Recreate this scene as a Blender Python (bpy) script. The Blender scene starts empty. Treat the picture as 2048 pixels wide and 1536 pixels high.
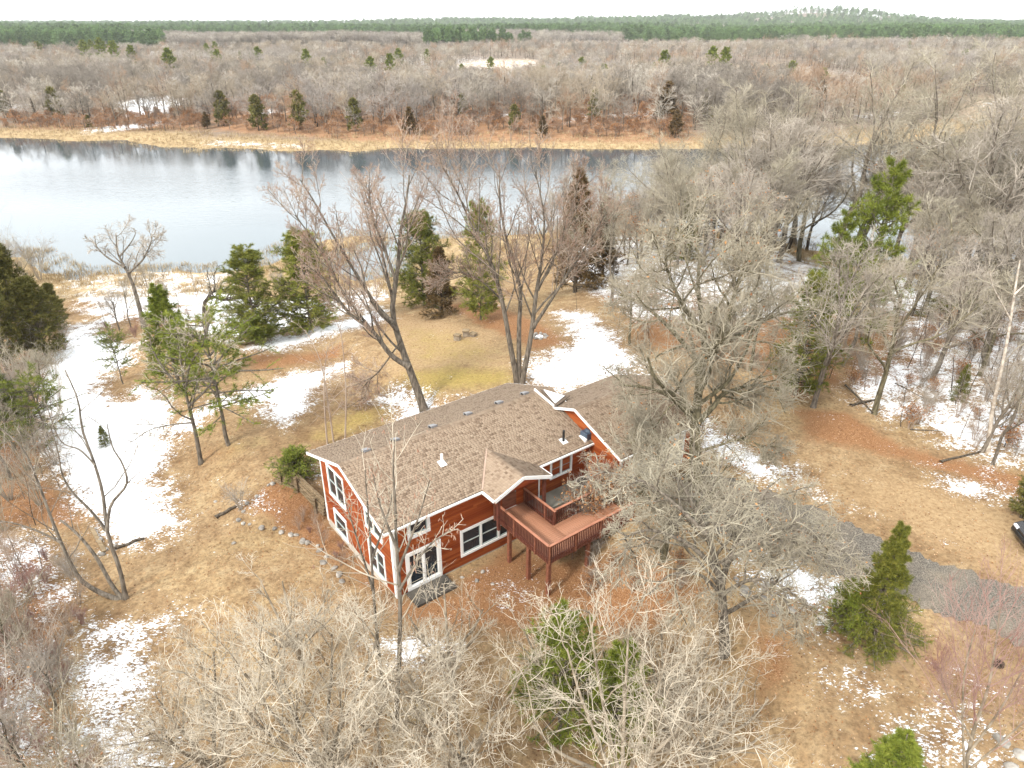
import bpy, math, random
import numpy as np
from mathutils import Vector, Matrix

# ------------------------------------------------------------------ camera
SC = bpy.context.scene
COL = SC.collection
CAM_H = 27.0
PITCH = math.radians(27.0)
FPX = 1420.0                      # focal length in pixels of a 2048 px wide picture
cam = bpy.data.cameras.new('camera')
cam.sensor_width = 36.0
cam.lens = 36.0 * FPX / 2048.0
cam.clip_start = 0.5
cam.clip_end = 20000.0
cam_o = bpy.data.objects.new('camera', cam)
cam_o.location = (0, 0, CAM_H)
cam_o.rotation_euler = (math.radians(90) - PITCH, 0, 0)
COL.objects.link(cam_o)
SC.camera = cam_o

# ------------------------------------------------------------------ sky, sun, exposure
SUN_EL, SUN_ROT = math.radians(42), math.radians(222)
world = bpy.data.worlds.new('World')
SC.world = world
world.use_nodes = True
nt = world.node_tree
nt.nodes.clear()
out = nt.nodes.new('ShaderNodeOutputWorld')
bg = nt.nodes.new('ShaderNodeBackground')
bg.inputs['Strength'].default_value = 0.1
sky = nt.nodes.new('ShaderNodeTexSky')
sky.sky_type = 'NISHITA'
sky.sun_disc = False
sky.sun_elevation = SUN_EL
sky.sun_rotation = SUN_ROT
sky.air_density = 1.0
sky.dust_density = 2.5
tc = nt.nodes.new('ShaderNodeTexCoord')
mp = nt.nodes.new('ShaderNodeMapping')
mp.inputs['Scale'].default_value = (1.0, 1.0, 3.0)
cn = nt.nodes.new('ShaderNodeTexNoise')
cn.inputs['Scale'].default_value = 2.2
cn.inputs['Detail'].default_value = 6
cr = nt.nodes.new('ShaderNodeValToRGB')
cr.color_ramp.elements[0].position = 0.30
cr.color_ramp.elements[0].color = (0.70, 0.70, 0.70, 1)
cr.color_ramp.elements[1].position = 0.62
cr.color_ramp.elements[1].color = (1, 1, 1, 1)
mx = nt.nodes.new('ShaderNodeMixRGB')
mx.inputs['Color2'].default_value = (8.6, 8.75, 8.8, 1)
nt.links.new(tc.outputs['Generated'], mp.inputs['Vector'])
nt.links.new(mp.outputs['Vector'], cn.inputs['Vector'])
nt.links.new(cn.outputs['Fac'], cr.inputs['Fac'])
nt.links.new(cr.outputs['Color'], mx.inputs['Fac'])
nt.links.new(sky.outputs['Color'], mx.inputs['Color1'])
nt.links.new(mx.outputs['Color'], bg.inputs['Color'])
nt.links.new(bg.outputs['Background'], out.inputs['Surface'])

sun = bpy.data.lights.new('sun', 'SUN')
sun.energy = 1.5
sun.angle = math.radians(10)
sun.color = (1.0, 0.95, 0.87)
sun_o = bpy.data.objects.new('sun', sun)
sd = Vector((math.sin(SUN_ROT) * math.cos(SUN_EL), math.cos(SUN_ROT) * math.cos(SUN_EL), math.sin(SUN_EL)))
sun_o.rotation_euler = sd.to_track_quat('Z', 'Y').to_euler()
sun_o.location = (-40, -40, 80)
COL.objects.link(sun_o)

SC.view_settings.view_transform = 'Standard'
SC.view_settings.look = 'None'
SC.view_settings.exposure = 1.58
SC.view_settings.gamma = 1.0
SC.view_settings.use_curve_mapping = False
SC.cycles.max_bounces = 6
SC.cycles.diffuse_bounces = 3
SC.cycles.transparent_max_bounces = 4
SC.cycles.volume_bounces = 2

# ------------------------------------------------------------------ helpers: tagging
def tag(o, label=None, cat=None, group=None, kind=None):
    if label: o['label'] = label
    if cat: o['category'] = cat
    if group: o['group'] = group
    if kind: o['kind'] = kind
    return o

def empty(name, loc, rz=0.0, scale=1.0):
    o = bpy.data.objects.new(name, None)
    o.location = loc
    o.rotation_euler = (0, 0, rz)
    o.scale = (scale,) * 3
    o.empty_display_size = 0.3
    COL.objects.link(o)
    return o

def link(name, me, parent=None):
    o = bpy.data.objects.new(name, me)
    COL.objects.link(o)
    if parent is not None: o.parent = parent
    return o

def copy_tree(o, parent=None):
    c = o.copy()
    COL.objects.link(c)
    if parent is not None: c.parent = parent
    for ch in KIDS.get(o.name, []):
        k = copy_tree(ch, c)
        KIDS.setdefault(c.name, []).append(k)
    return c
KIDS = {}
def kid(parent, o):
    o.parent = parent
    KIDS.setdefault(parent.name, []).append(o)
    return o

# ------------------------------------------------------------------ helpers: meshes
def mesh_np(name, V, F, mats, mi=None, smooth=False, attr=None):
    """V (n,3); F list of (m,k) index arrays; attr: per-vertex float arrays"""
    me = bpy.data.meshes.new(name)
    V = np.asarray(V, np.float32)
    me.vertices.add(len(V))
    me.vertices.foreach_set('co', V.ravel())
    F = [np.asarray(f, np.int32) for f in F if len(f)]
    loops = np.concatenate([f.ravel() for f in F])
    sizes = np.concatenate([np.full(len(f), f.shape[1], np.int32) for f in F])
    starts = np.concatenate([[0], np.cumsum(sizes)[:-1]]).astype(np.int32)
    me.loops.add(len(loops))
    me.loops.foreach_set('vertex_index', loops)
    me.polygons.add(len(sizes))
    me.polygons.foreach_set('loop_start', starts)
    for m in (mats if isinstance(mats, (list, tuple)) else [mats]): me.materials.append(m)
    if mi is not None: me.polygons.foreach_set('material_index', np.asarray(mi, np.int32))
    if smooth: me.polygons.foreach_set('use_smooth', np.ones(len(sizes), bool))
    for k, a in (attr or {}).items():
        at = me.attributes.new(k, 'FLOAT', 'POINT')
        at.data.foreach_set('value', np.asarray(a, np.float32))
    me.update(calc_edges=True)
    return me

class MB:
    """collects boxes, bars and prisms into one mesh"""
    def __init__(s): s.v, s.q, s.p, s.n = [], [], [], 0
    def box(s, x0, x1, y0, y1, z0, z1):
        b = s.n
        s.v += [(x0,y0,z0),(x1,y0,z0),(x1,y1,z0),(x0,y1,z0),(x0,y0,z1),(x1,y0,z1),(x1,y1,z1),(x0,y1,z1)]
        s.q += [tuple(b+i for i in f) for f in ((0,3,2,1),(4,5,6,7),(0,1,5,4),(1,2,6,5),(2,3,7,6),(3,0,4,7))]
        s.n += 8; return s
    def bar(s, a, b, w, h, up=(0,0,1)):
        a, b = Vector(a), Vector(b); d = (b-a).normalized(); up = Vector(up)
        sx = d.cross(up).normalized()*(w/2); uz = sx.cross(d).normalized()*(h/2)
        k = s.n
        for p in (a, b):
            for (i, j) in ((-1,-1),(1,-1),(1,1),(-1,1)): s.v.append(tuple(p + sx*i + uz*j))
        s.q += [tuple(k+i for i in f) for f in ((0,1,2,3),(4,7,6,5),(0,4,5,1),(1,5,6,2),(2,6,7,3),(3,7,4,0))]
        s.n += 8; return s
    def poly(s, pts, off):
        """a flat polygon given depth: pts extruded by the vector off"""
        k, n = s.n, len(pts); o = Vector(off)
        s.v += [tuple(Vector(p)) for p in pts] + [tuple(Vector(p)+o) for p in pts]
        s.p += [tuple(range(k, k+n)), tuple(range(k+2*n-1, k+n-1, -1))]
        s.q += [(k+i, k+n+i, k+n+(i+1) % n, k+(i+1) % n) for i in range(n)]
        s.n += 2*n; return s
    def cyl(s, a, b, r0, r1=None, k=12):
        a, b = Vector(a), Vector(b); r1 = r0 if r1 is None else r1
        d = (b-a).normalized(); e = Vector((1,0,0)) if abs(d.x) < .8 else Vector((0,1,0))
        u = d.cross(e).normalized(); w = d.cross(u); n = s.n
        for (p, r) in ((a, r0), (b, r1)):
            for i in range(k):
                t = 2*math.pi*i/k
                s.v.append(tuple(p + u*(r*math.cos(t)) + w*(r*math.sin(t))))
        s.q += [(n+i, n+(i+1) % k, n+k+(i+1) % k, n+k+i) for i in range(k)]
        s.p += [tuple(range(n+k-1, n-1, -1)), tuple(range(n+k, n+2*k))]
        s.n += 2*k; return s
    def mesh(s, name, m, bevel=0.0):
        me = bpy.data.meshes.new(name)
        me.from_pydata(s.v, [], s.q + s.p)
        me.materials.append(m)
        import bmesh
        bm = bmesh.new(); bm.from_mesh(me)
        bmesh.ops.recalc_face_normals(bm, faces=bm.faces)
        if bevel:
            bmesh.ops.bevel(bm, geom=bm.edges[:], offset=bevel, segments=1, affect='EDGES', clamp_overlap=True)
        bm.to_mesh(me); bm.free()
        return me
    def build(s, name, m, parent=None, bevel=0.0):
        o = link(name, s.mesh(name, m, bevel))
        if parent is not None: kid(parent, o)
        return o

# ------------------------------------------------------------------ helpers: where a sight line meets the ground
def ray(u, v):
    dx, dy = (u-1024)/FPX, (v-768)/FPX
    return np.array([dx, math.cos(PITCH)-math.sin(PITCH)*dy, -math.sin(PITCH)-math.cos(PITCH)*dy])
def at_height(u, v, z):
    r = ray(u, v); t = (z-CAM_H)/r[2]
    return np.array([0, 0, CAM_H]) + t*r
def at_depth(u, v, Y):
    r = ray(u, v); t = Y/r[1]
    return np.array([0, 0, CAM_H]) + t*r
def ground_at(u, v):
    z = 0.0
    for _ in range(14):
        p = at_height(u, v, z)
        z = 0.5*z + 0.5*float(terrain(np.array([p[0]]), np.array([p[1]]))[0])
    p[2] = float(terrain(np.array([p[0]]), np.array([p[1]]))[0])
    return p
def height_to(base, v):
    """height a plumb line from base must have to reach picture row v"""
    r = ray(1024, v)
    return CAM_H + r[2]/r[1]*base[1] - base[2]

# ------------------------------------------------------------------ materials
def mat(name, col, rough=0.8, col2=None, scale=3.0, detail=4, spec=0.3, bump=0.0, vary=0.0, lo=0.35, hi=0.65, metal=0.0, stretch=None):
    m = bpy.data.materials.new(name); m.use_nodes = True
    n = m.node_tree.nodes; l = m.node_tree.links
    b = n['Principled BSDF']
    b.inputs['Roughness'].default_value = rough
    b.inputs['Specular IOR Level'].default_value = spec
    b.inputs['Metallic'].default_value = metal
    b.inputs['Base Color'].default_value = (*col, 1)
    if col2 is None: return m
    t = n.new('ShaderNodeTexCoord'); nz = n.new('ShaderNodeTexNoise')
    nz.inputs['Scale'].default_value = scale; nz.inputs['Detail'].default_value = detail
    if stretch:
        mp = n.new('ShaderNodeMapping'); mp.inputs['Scale'].default_value = stretch
        l.new(t.outputs['Object'], mp.inputs['Vector']); l.new(mp.outputs['Vector'], nz.inputs['Vector'])
    else: l.new(t.outputs['Object'], nz.inputs['Vector'])
    r = n.new('ShaderNodeValToRGB')
    r.color_ramp.elements[0].position = lo; r.color_ramp.elements[0].color = (*col, 1)
    r.color_ramp.elements[1].position = hi; r.color_ramp.elements[1].color = (*col2, 1)
    l.new(nz.outputs['Fac'], r.inputs['Fac'])
    src = r.outputs['Color']
    if vary:
        oi = n.new('ShaderNodeObjectInfo'); hs = n.new('ShaderNodeHueSaturation'); mr = n.new('ShaderNodeMapRange')
        mr.inputs['To Min'].default_value = 1-vary; mr.inputs['To Max'].default_value = 1+vary
        l.new(oi.outputs['Random'], mr.inputs['Value']); l.new(mr.outputs['Result'], hs.inputs['Value'])
        l.new(src, hs.inputs['Color']); src = hs.outputs['Color']
    l.new(src, b.inputs['Base Color'])
    if bump:
        bp = n.new('ShaderNodeBump'); bp.inputs['Strength'].default_value = bump; bp.inputs['Distance'].default_value = 0.05
        l.new(nz.outputs['Fac'], bp.inputs['Height']); l.new(bp.outputs['Normal'], b.inputs['Normal'])
    return m

def tone_mat(name, stops, rough=0.85, vary=0.0, spec=0.2, translucent=0.0):
    """colour picked by the per-vertex 'tone' of each piece"""
    m = bpy.data.materials.new(name); m.use_nodes = True
    n = m.node_tree.nodes; l = m.node_tree.links; b = n['Principled BSDF']
    b.inputs['Roughness'].default_value = rough; b.inputs['Specular IOR Level'].default_value = spec
    a = n.new('ShaderNodeAttribute'); a.attribute_name = 'tone'
    r = n.new('ShaderNodeValToRGB'); cr = r.color_ramp
    while len(cr.elements) < len(stops): cr.elements.new(0.5)
    for e, (p, c) in zip(cr.elements, stops): e.position = p; e.color = (*c, 1)
    l.new(a.outputs['Fac'], r.inputs['Fac'])
    src = r.outputs['Color']
    if vary:
        oi = n.new('ShaderNodeObjectInfo'); hs = n.new('ShaderNodeHueSaturation'); mr = n.new('ShaderNodeMapRange')
        mr.inputs['To Min'].default_value = 1-vary; mr.inputs['To Max'].default_value = 1+vary
        l.new(oi.outputs['Random'], mr.inputs['Value']); l.new(mr.outputs['Result'], hs.inputs['Value'])
        l.new(src, hs.inputs['Color']); src = hs.outputs['Color']
    l.new(src, b.inputs['Base Color'])
    return m

M = {}
M['bark_grey'] = mat('bark_grey', (0.075, 0.062, 0.048), 0.95, (0.20, 0.172, 0.138), 3.0, 6, 0.1, 0.6, 0.15, stretch=(3, 3, 0.7))
M['bark_dark'] = mat('bark_dark', (0.035, 0.028, 0.021), 0.95, (0.115, 0.095, 0.073), 3.0, 6, 0.1, 0.6, 0.15, stretch=(3, 3, 0.7))
M['bark_pale'] = mat('bark_pale', (0.13, 0.105, 0.075), 0.95, (0.32, 0.27, 0.205), 2.0, 6, 0.1, 0.4, 0.1)
M['bark_birch'] = mat('bark_birch', (0.30, 0.25, 0.20), 0.9, (0.55, 0.50, 0.43), 4.0, 5, 0.1, 0.3, 0.1)
M['bark_moss'] = mat('bark_moss', (0.065, 0.057, 0.036), 0.95, (0.185, 0.16, 0.10), 2.5, 6, 0.1, 0.7, 0.1, stretch=(3, 3, 0.8))
M['twig_grey'] = mat('twig_grey', (0.24, 0.207, 0.17), 0.9, (0.45, 0.40, 0.34), 0.7, 4, 0.1, 0, 0.16)
M['twig_oak'] = mat('twig_oak', (0.22, 0.19, 0.14), 0.9, (0.43, 0.39, 0.30), 0.6, 4, 0.1, 0, 0.08)
M['twig_pale'] = mat('twig_pale', (0.31, 0.262, 0.195), 0.9, (0.55, 0.49, 0.395), 0.9, 4, 0.1, 0, 0.06)
M['twig_red'] = mat('twig_red', (0.27, 0.20, 0.155), 0.9, (0.43, 0.355, 0.285), 0.8, 4, 0.1, 0, 0.1)
M['twig_bud'] = mat('twig_bud', (0.26, 0.135, 0.09), 0.9, (0.34, 0.235, 0.17), 0.8, 4, 0.1, 0, 0.1)
M['twig_wine'] = mat('twig_wine', (0.25, 0.135, 0.115), 0.9, (0.38, 0.265, 0.225), 0.8, 4, 0.1, 0, 0.1)
M['twig_far'] = mat('twig_far', (0.27, 0.238, 0.19), 0.95, (0.43, 0.39, 0.33), 0.25, 3, 0.05, 0, 0.25)
M['pine'] = tone_mat('pine_needles', [(0, (0.065, 0.080, 0.015)), (0.5, (0.15, 0.165, 0.027)), (1, (0.26, 0.245, 0.05))], 0.7, 0.2)
M['spruce'] = tone_mat('spruce_needles', [(0, (0.055, 0.062, 0.012)), (0.5, (0.125, 0.132, 0.020)), (1, (0.23, 0.215, 0.038))], 0.7, 0.12)
M['cedar'] = tone_mat('cedar_foliage', [(0, (0.060, 0.062, 0.016)), (0.5, (0.130, 0.122, 0.030)), (1, (0.22, 0.185, 0.05))], 0.8, 0.2)
M['cedar_brown'] = tone_mat('cedar_foliage_winter', [(0, (0.060, 0.040, 0.018)), (0.5, (0.11, 0.070, 0.028)), (1, (0.16, 0.105, 0.04))], 0.8, 0.15)
for k_, c1, c2 in (('twig_far_lilac', (0.25, 0.22, 0.195), (0.41, 0.375, 0.335)), ('twig_far_tan', (0.26, 0.215, 0.155), (0.43, 0.37, 0.29)), ('twig_far_pale', (0.33, 0.295, 0.24), (0.52, 0.475, 0.41)), ('twig_far_dark', (0.19, 0.165, 0.135), (0.32, 0.285, 0.245)), ('twig_far_russet', (0.28, 0.19, 0.125), (0.42, 0.31, 0.225))):
    M[k_] = mat(k_, c1, 0.95, c2, 0.25, 3, 0.05, 0, 0.2)
M['dead_leaf'] = tone_mat('dead_leaf', [(0, (0.14, 0.055, 0.022)), (0.5, (0.29, 0.13, 0.05)), (1, (0.44, 0.25, 0.11))], 0.8, 0.1)
M['bright_pine'] = tone_mat('bright_needles', [(0, (0.06, 0.085, 0.012)), (0.5, (0.14, 0.170, 0.022)), (1, (0.23, 0.245, 0.04))], 0.7, 0.1)
M['far_pine'] = tone_mat('far_pine_needles', [(0, (0.055, 0.112, 0.045)), (0.5, (0.115, 0.192, 0.066)), (1, (0.195, 0.26, 0.085))], 0.8, 0.4)
# ------------------------------------------------------------------ the lie of the land
HANG = math.radians(37.3)
HO = np.array([-6.02, 28.15])                        # front left corner of the house
HA = np.array([math.cos(HANG), math.sin(HANG)]); HB = np.array([-math.sin(HANG), math.cos(HANG)])
WATER = -3.0

def sstep(a, b, x):
    t = np.clip((x-a)/(b-a), 0, 1); return t*t*(3-2*t)
def poly_sd(X, Y, poly):
    """signed distance to a polygon, positive inside"""
    P = np.asarray(poly, float); Q = np.roll(P, -1, 0)
    d2 = np.full(X.shape, 1e18); ins = np.zeros(X.shape, bool)
    for (ax, ay), (bx, by) in zip(P, Q):
        ex, ey = bx-ax, by-ay
        t = np.clip(((X-ax)*ex+(Y-ay)*ey)/max(ex*ex+ey*ey, 1e-9), 0, 1)
        d2 = np.minimum(d2, (X-ax-t*ex)**2+(Y-ay-t*ey)**2)
        c = ((ay > Y) != (by > Y)) & (X < ex*(Y-ay)/(ey if abs(ey) > 1e-9 else 1e-9)+ax)
        ins ^= c
    return np.where(ins, 1, -1)*np.sqrt(d2)

shore_near = [(-900, 520), (-300, 505), (60, 500), (95, 505), (130, 528), (180, 540), (260, 535), (330, 533), (400, 535), (470, 527), (520, 512),
              (560, 490), (640, 470), (720, 463), (775, 470), (790, 482), (740, 492), (695, 512), (685, 528), (730, 546), (775, 540), (800, 512), (830, 480), (870, 470), (1000, 462), (1150, 452), (1300, 445), (1450, 455), (1600, 480), (1750, 512), (1900, 520), (2060, 510), (2400, 480), (3000, 440)]
shore_far = [(3000, 240), (2400, 246), (2048, 262), (1960, 272), (1800, 292), (1600, 300), (1370, 303), (1200, 304), (1050, 300), (860, 303), (790, 300), (740, 305), (700, 312), (660, 305), (560, 308), (430, 300),
             (400, 312), (360, 300), (300, 301), (250, 286), (130, 286), (60, 281), (0, 279), (-300, 276), (-900, 268)]
RIVER = np.array([at_height(u, v, WATER)[:2] for u, v in shore_near + shore_far])

def wob(X, Y, s, seed=0):
    r = np.random.RandomState(seed); z = 0
    for k in range(5):
        a = r.uniform(0, 6.28); f = s*r.uniform(0.6, 1.7); z = z + np.sin((X*math.cos(a)+Y*math.sin(a))*f+r.uniform(0, 6.28))
    return z/3.0

def terrain(X, Y):
    X = np.asarray(X, float); Y = np.asarray(Y, float)
    lx = (X-HO[0])*HA[0]+(Y-HO[1])*HA[1]; ly = (X-HO[0])*HB[0]+(Y-HO[1])*HB[1]
    d = -poly_sd(X, Y, RIVER)
    d = d + 1.2*wob(X, Y, 0.35, 5) + 0.6*wob(X, Y, 1.1, 6)
    up = 2.3*sstep(7.6, 12.6, lx + 0.25*np.clip(-ly-4.5, 0, 40))
    back = 1.1*sstep(9.2, 11.0, ly)*sstep(-6, -1.5, lx)
    dip = -0.45*sstep(-7, -2.5, lx)*(1-sstep(0, 1.5, lx))*sstep(0.5, 4, ly)*(1-sstep(9, 12, ly))
    zp = np.maximum(up, back) + dip + 0.25*wob(X, Y, 0.09, 1)*sstep(8, 25, np.hypot(lx-8, ly-3))
    far = Y > 150
    zf = 1.5 + 3.0*wob(X, Y, 0.012, 2) + 1.2*wob(X, Y, 0.03, 8)
    zf = zf + 26*np.exp(-((X-900)/900)**2-((Y-3300)/700)**2)
    zf = zf + 40*np.exp(-((X-1260)/210)**2-((Y-3300)/500)**2) + 16*np.exp(-((X+350)/350)**2-((Y-3900)/600)**2)
    hump = 3.2*np.exp(-((X-10)/75)**2-((Y-246)/24)**2)
    near = WATER - 0.1 + (zp-WATER+0.1)*sstep(-1, 46, d)
    fard = WATER - 0.15 + 0.75*sstep(0, 14, d) + (zf-WATER-0.6)*sstep(16, 60, d) + hump*sstep(4, 22, d)
    z = np.where(far, fard, near)
    z = np.where(d < 0, np.maximum(WATER-0.12+d*0.12, WATER-1.5), z)
    return z

def px_poly(pts): return np.array([ground_at(u, v)[:2] for u, v in pts])

# ------------------------------------------------------------------ the ground sheet
def lines(lo, hi, step, out_lo, out_hi, g):
    a = list(np.arange(lo, hi+1e-6, step)); s = step; x = hi
    while x < out_hi: s *= g; x += s; a.append(x)
    s = step; x = lo; b = []
    while x > out_lo: s *= g; x -= s; b.append(x)
    return np.array(b[::-1]+a)
gx = lines(-46, 50, 0.5, -3600, 3600, 1.07)
gy = lines(14, 118, 0.5, -30, 5000, 1.033)
GX, GY = np.meshgrid(gx, gy)
gsx, gsy = GX.ravel(), GY.ravel()
gz = terrain(gsx, gsy)
near_m = (gsy < 260)
def zone(polys, soft=1.6, far=False):
    """0..1 weight of a set of ground polygons, read off the picture and laid on the land"""
    w = np.zeros(len(gsx)); m = (np.abs(gsx) < 700) & (gsy < 1300) if far else near_m & (np.abs(gsx) < 160)
    X, Y = gsx[m], gsy[m]; acc = np.zeros(len(X))
    for lev, pts in polys:
        sd = poly_sd(X, Y, px_poly(pts))
        acc = np.maximum(acc, lev*np.clip(0.5+sd/(2*soft), 0, 1))
    w[m] = acc
    return w
SNOW = [
 (1.0, [(75,745),(120,700),(150,650),(190,650),(215,680),(275,690),(275,720),(215,745),(200,772),(230,800),(262,800),(270,775),(330,792),(345,820),(350,870),(345,900),(315,950),(330,990),(355,1020),(350,1060),(320,1080),(270,1086),(235,1088),(200,1050),(150,1000),(110,960),(100,900),(75,820)]),
 (0.95, [(300,860),(400,815),(480,785),(560,757),(640,735),(705,715),(690,742),(640,770),(620,812),(570,848),(540,845),(548,805),(470,812),(400,842),(340,880)]),
 (0.95, [(470,702),(560,672),(640,652),(760,615),(778,640),(700,660),(620,690),(540,705)]),
 (0.66, [(150,600),(250,590),(420,575),(560,600),(760,560),(790,590),(760,620),(640,640),(500,680),(440,690),(340,650),(250,640),(180,660)]),
 (0.9, [(748,805),(790,780),(840,785),(880,805),(905,800),(880,835),(810,845)]),
 (0.95, [(1060,720),(1130,700),(1142,655),(1100,625),(1160,620),(1250,700),(1300,745),(1240,760),(1120,790),(1050,775)]),
 (0.95, [(1410,845),(1470,880),(1560,925),(1605,960),(1540,968),(1450,930),(1395,890)]),
 (0.58, [(1560,950),(1620,965),(1690,1010),(1640,1010),(1580,980)]),
 (0.5, [(120,545),(250,545),(480,540),(500,590),(250,640),(140,620)]),
 (1.0, [(1478,1140),(1560,1118),(1640,1148),(1735,1195),(1740,1215),(1690,1225),(1655,1255),(1630,1210),(1590,1182),(1520,1170)]),
 (0.62, [(1690,770),(1800,640),(2060,560),(2400,600),(2500,980),(2060,950),(1990,935),(1880,895),(1800,850),(1700,805)]),
 (0.7, [(1720,610),(1800,520),(2100,510),(2400,540),(2400,600),(2060,570),(1800,640)]),
 (0.62, [(1140,470),(1500,480),(1700,540),(1680,640),(1420,660),(1260,640),(1130,560)]),
 (0.8, [(1860,948),(1960,955),(2030,990),(2000,1006),(1910,985)]),
 (0.86, [(160,1250),(230,1240),(330,1215),(352,1230),(300,1290),(290,1390),(330,1536),(335,1700),(150,1700),(160,1400),(120,1350),(200,1300)]),
 (0.66, [(-60,1010),(100,1080),(160,1130),(150,1240),(-60,1200)]),
 (0.62, [(-60,1300),(150,1300),(170,1536),(-60,1600)]),
 (0.9, [(765,1300),(830,1268),(905,1300),(860,1340),(800,1342)]),
 (0.75, [(1000,1165),(1030,1160),(1045,1188),(1010,1192)]),
 (0.64, [(1880,1400),(1960,1380),(2010,1430),(1960,1480),(2060,1536),(1850,1600),(1720,1500),(1760,1440)]),
 (0.55, [(1600,1330),(1700,1320),(1790,1400),(1700,1420)]),
 (0.8, [(500,1005),(525,1003),(528,1025),(503,1028)]),
 (0.75, [(618,930),(645,925),(650,960),(628,955)]),
]
LEAF = [
 (1.0, [(470,1020),(560,955),(640,1010),(740,1110),(800,1200),(900,1180),(1020,1090),(1100,1120),(1250,1100),(1420,1180),(1300,1270),(1000,1270),(800,1240),(690,1140),(570,1065)]),
 (1.0, [(1590,815),(1700,825),(1800,890),(1900,915),(2060,950),(2300,1000),(2100,1020),(1950,965),(1820,925),(1700,895),(1610,880)]),
 (0.8, [(470,705),(700,680),(690,710),(600,735),(500,750)]),
 (0.9, [(1080,640),(1140,685),(1070,705),(960,655),(890,610),(960,600)]),
 (0.75, [(1230,560),(1650,640),(1700,770),(1600,810),(1480,740),(1260,690)]),
 (0.85, [(-60,940),(120,960),(180,1010),(160,1060),(-60,1060)]),
 (0.75, [(-60,1060),(110,1090),(160,1180),(130,1536),(-60,1600)]),
 (0.8, [(100,830),(120,700),(60,700),(-40,720),(-40,960),(100,960)]),
 (0.7, [(230,640),(420,600),(430,650),(300,680)]),
 (0.5, [(360,880),(470,870),(520,900),(450,940),(380,950)]),
 (0.6, [(1450,1210),(1640,1240),(1640,1400),(1500,1536),(1440,1400)]),
 (0.45, [(1640,1010),(1800,1040),(2060,1110),(2300,1160),(2060,1190),(1790,1095)]), (0.5, [(1800,1215),(2060,1330),(2060,1480),(1780,1380)]),
 (0.7, [(1480,1180),(1580,1190),(1630,1240),(1500,1240)]),
 (0.7, [(1830,560),(2100,610),(2100,680),(1960,640)]),
 (0.6, [(1640,640),(1800,640),(1900,760),(1800,800),(1690,780)]), (0.6, [(1850,640),(2060,690),(2060,760),(1900,700)]),
]
GREEN = [
 (1.0, [(780,770),(900,730),(1030,740),(1030,775),(850,800)]),
 (0.9, [(600,880),(690,820),(800,805),(760,850),(660,885)]),
 (0.55, [(780,640),(1020,680),(1030,740),(790,740)]),
 (0.6, [(700,1380),(900,1340),(960,1450),(800,1536),(700,1480)]),
 (0.45, [(340,900),(600,840),(580,900),(420,980)]),
]
PALE = [
 (0.62, [(1640,930),(1800,930),(1950,985),(2060,1030),(2300,1130),(2060,1190),(1800,1090),(1640,1000)]),
 (0.8, [(760,620),(1000,660),(1040,740),(780,760)]),
 (0.5, [(420,960),(640,1050),(700,1140),(480,1150)]),
 (0.7, [(1800,1210),(2060,1330),(2060,1420),(1790,1290)]),
]
FARSNOW = [
 (0.9, [(230,205),(350,188),(372,200),(340,225),(250,235)]), (0.8, [(500,222),(560,215),(560,225),(505,232)]),
 (0.85, [(1120,238),(1290,224),(1310,230),(1130,244)]), (0.8, [(1720,232),(1800,222),(1800,228),(1720,240)]),
 (0.7, [(0,200),(60,210),(50,225),(0,222)]), (0.85, [(170,258),(330,240),(345,246),(180,268)]), (0.8, [(420,280),(600,290),(600,296),(420,288)]),
 (0.8, [(1960,205),(2020,200),(2020,208),(1960,213)]), (0.8, [(960,228),(1010,224),(1020,232),(960,236)]), (0.7, [(560,190),(640,178),(650,190),(560,200)])]
FIELD = [
 (1.0, [(910,130),(960,120),(1065,120),(1075,138),(980,144)]), (1.0, [(1130,125),(1280,130),(1380,128),(1560,126),(1600,140),(1400,148),(1240,140)]),
 (1.0, [(1940,215),(2000,200),(2100,202),(2100,256),(1990,262)]), (0.8, [(1500,150),(1640,142),(1660,152),(1520,162)]), (0.7, [(590,185),(650,178),(660,196),(600,200)])]
RUSSET = [(1.0, [(420,215),(640,200),(900,205),(1370,205),(1390,285),(1000,285),(700,282),(430,262)]), (0.7, [(0,245),(300,232),(430,235),(420,262),(0,262)])]
zs = np.maximum(zone(SNOW, 2.0), zone(FARSNOW, 5, True))
zs = np.maximum(zs, 0.42*sstep(200, 260, gsy)*sstep(-0.3, 0.8, wob(gsx, gsy, 0.022, 51))*(gsy < 1500))
zl, zg, zpal = zone(LEAF, 1.6), zone(GREEN, 2.5), zone(PALE, 2.5)
zfield, zrus = zone(FIELD, 8, True), zone(RUSSET, 6, True)
sdr = -poly_sd(gsx, gsy, RIVER)
zmarsh = np.where(gsy > 150, 1-sstep(12, 26, sdr), (1-sstep(8, 22, sdr))*np.where(np.abs(gsx) < 70, 1, 0.8))
zmarsh[(np.abs(gsx) > 900)] = 0
zfar = sstep(140, 200, gsy)

gz = gz + 0.07*sstep(0.35, 0.8, zs)*(gsy < 130)      # the snow lies on the ground with a thickness of its own
ny, nx = GX.shape
idx = np.arange(nx*ny).reshape(ny, nx)
quads = np.stack([idx[:-1, :-1], idx[:-1, 1:], idx[1:, 1:], idx[1:, :-1]], -1).reshape(-1, 4)

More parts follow.
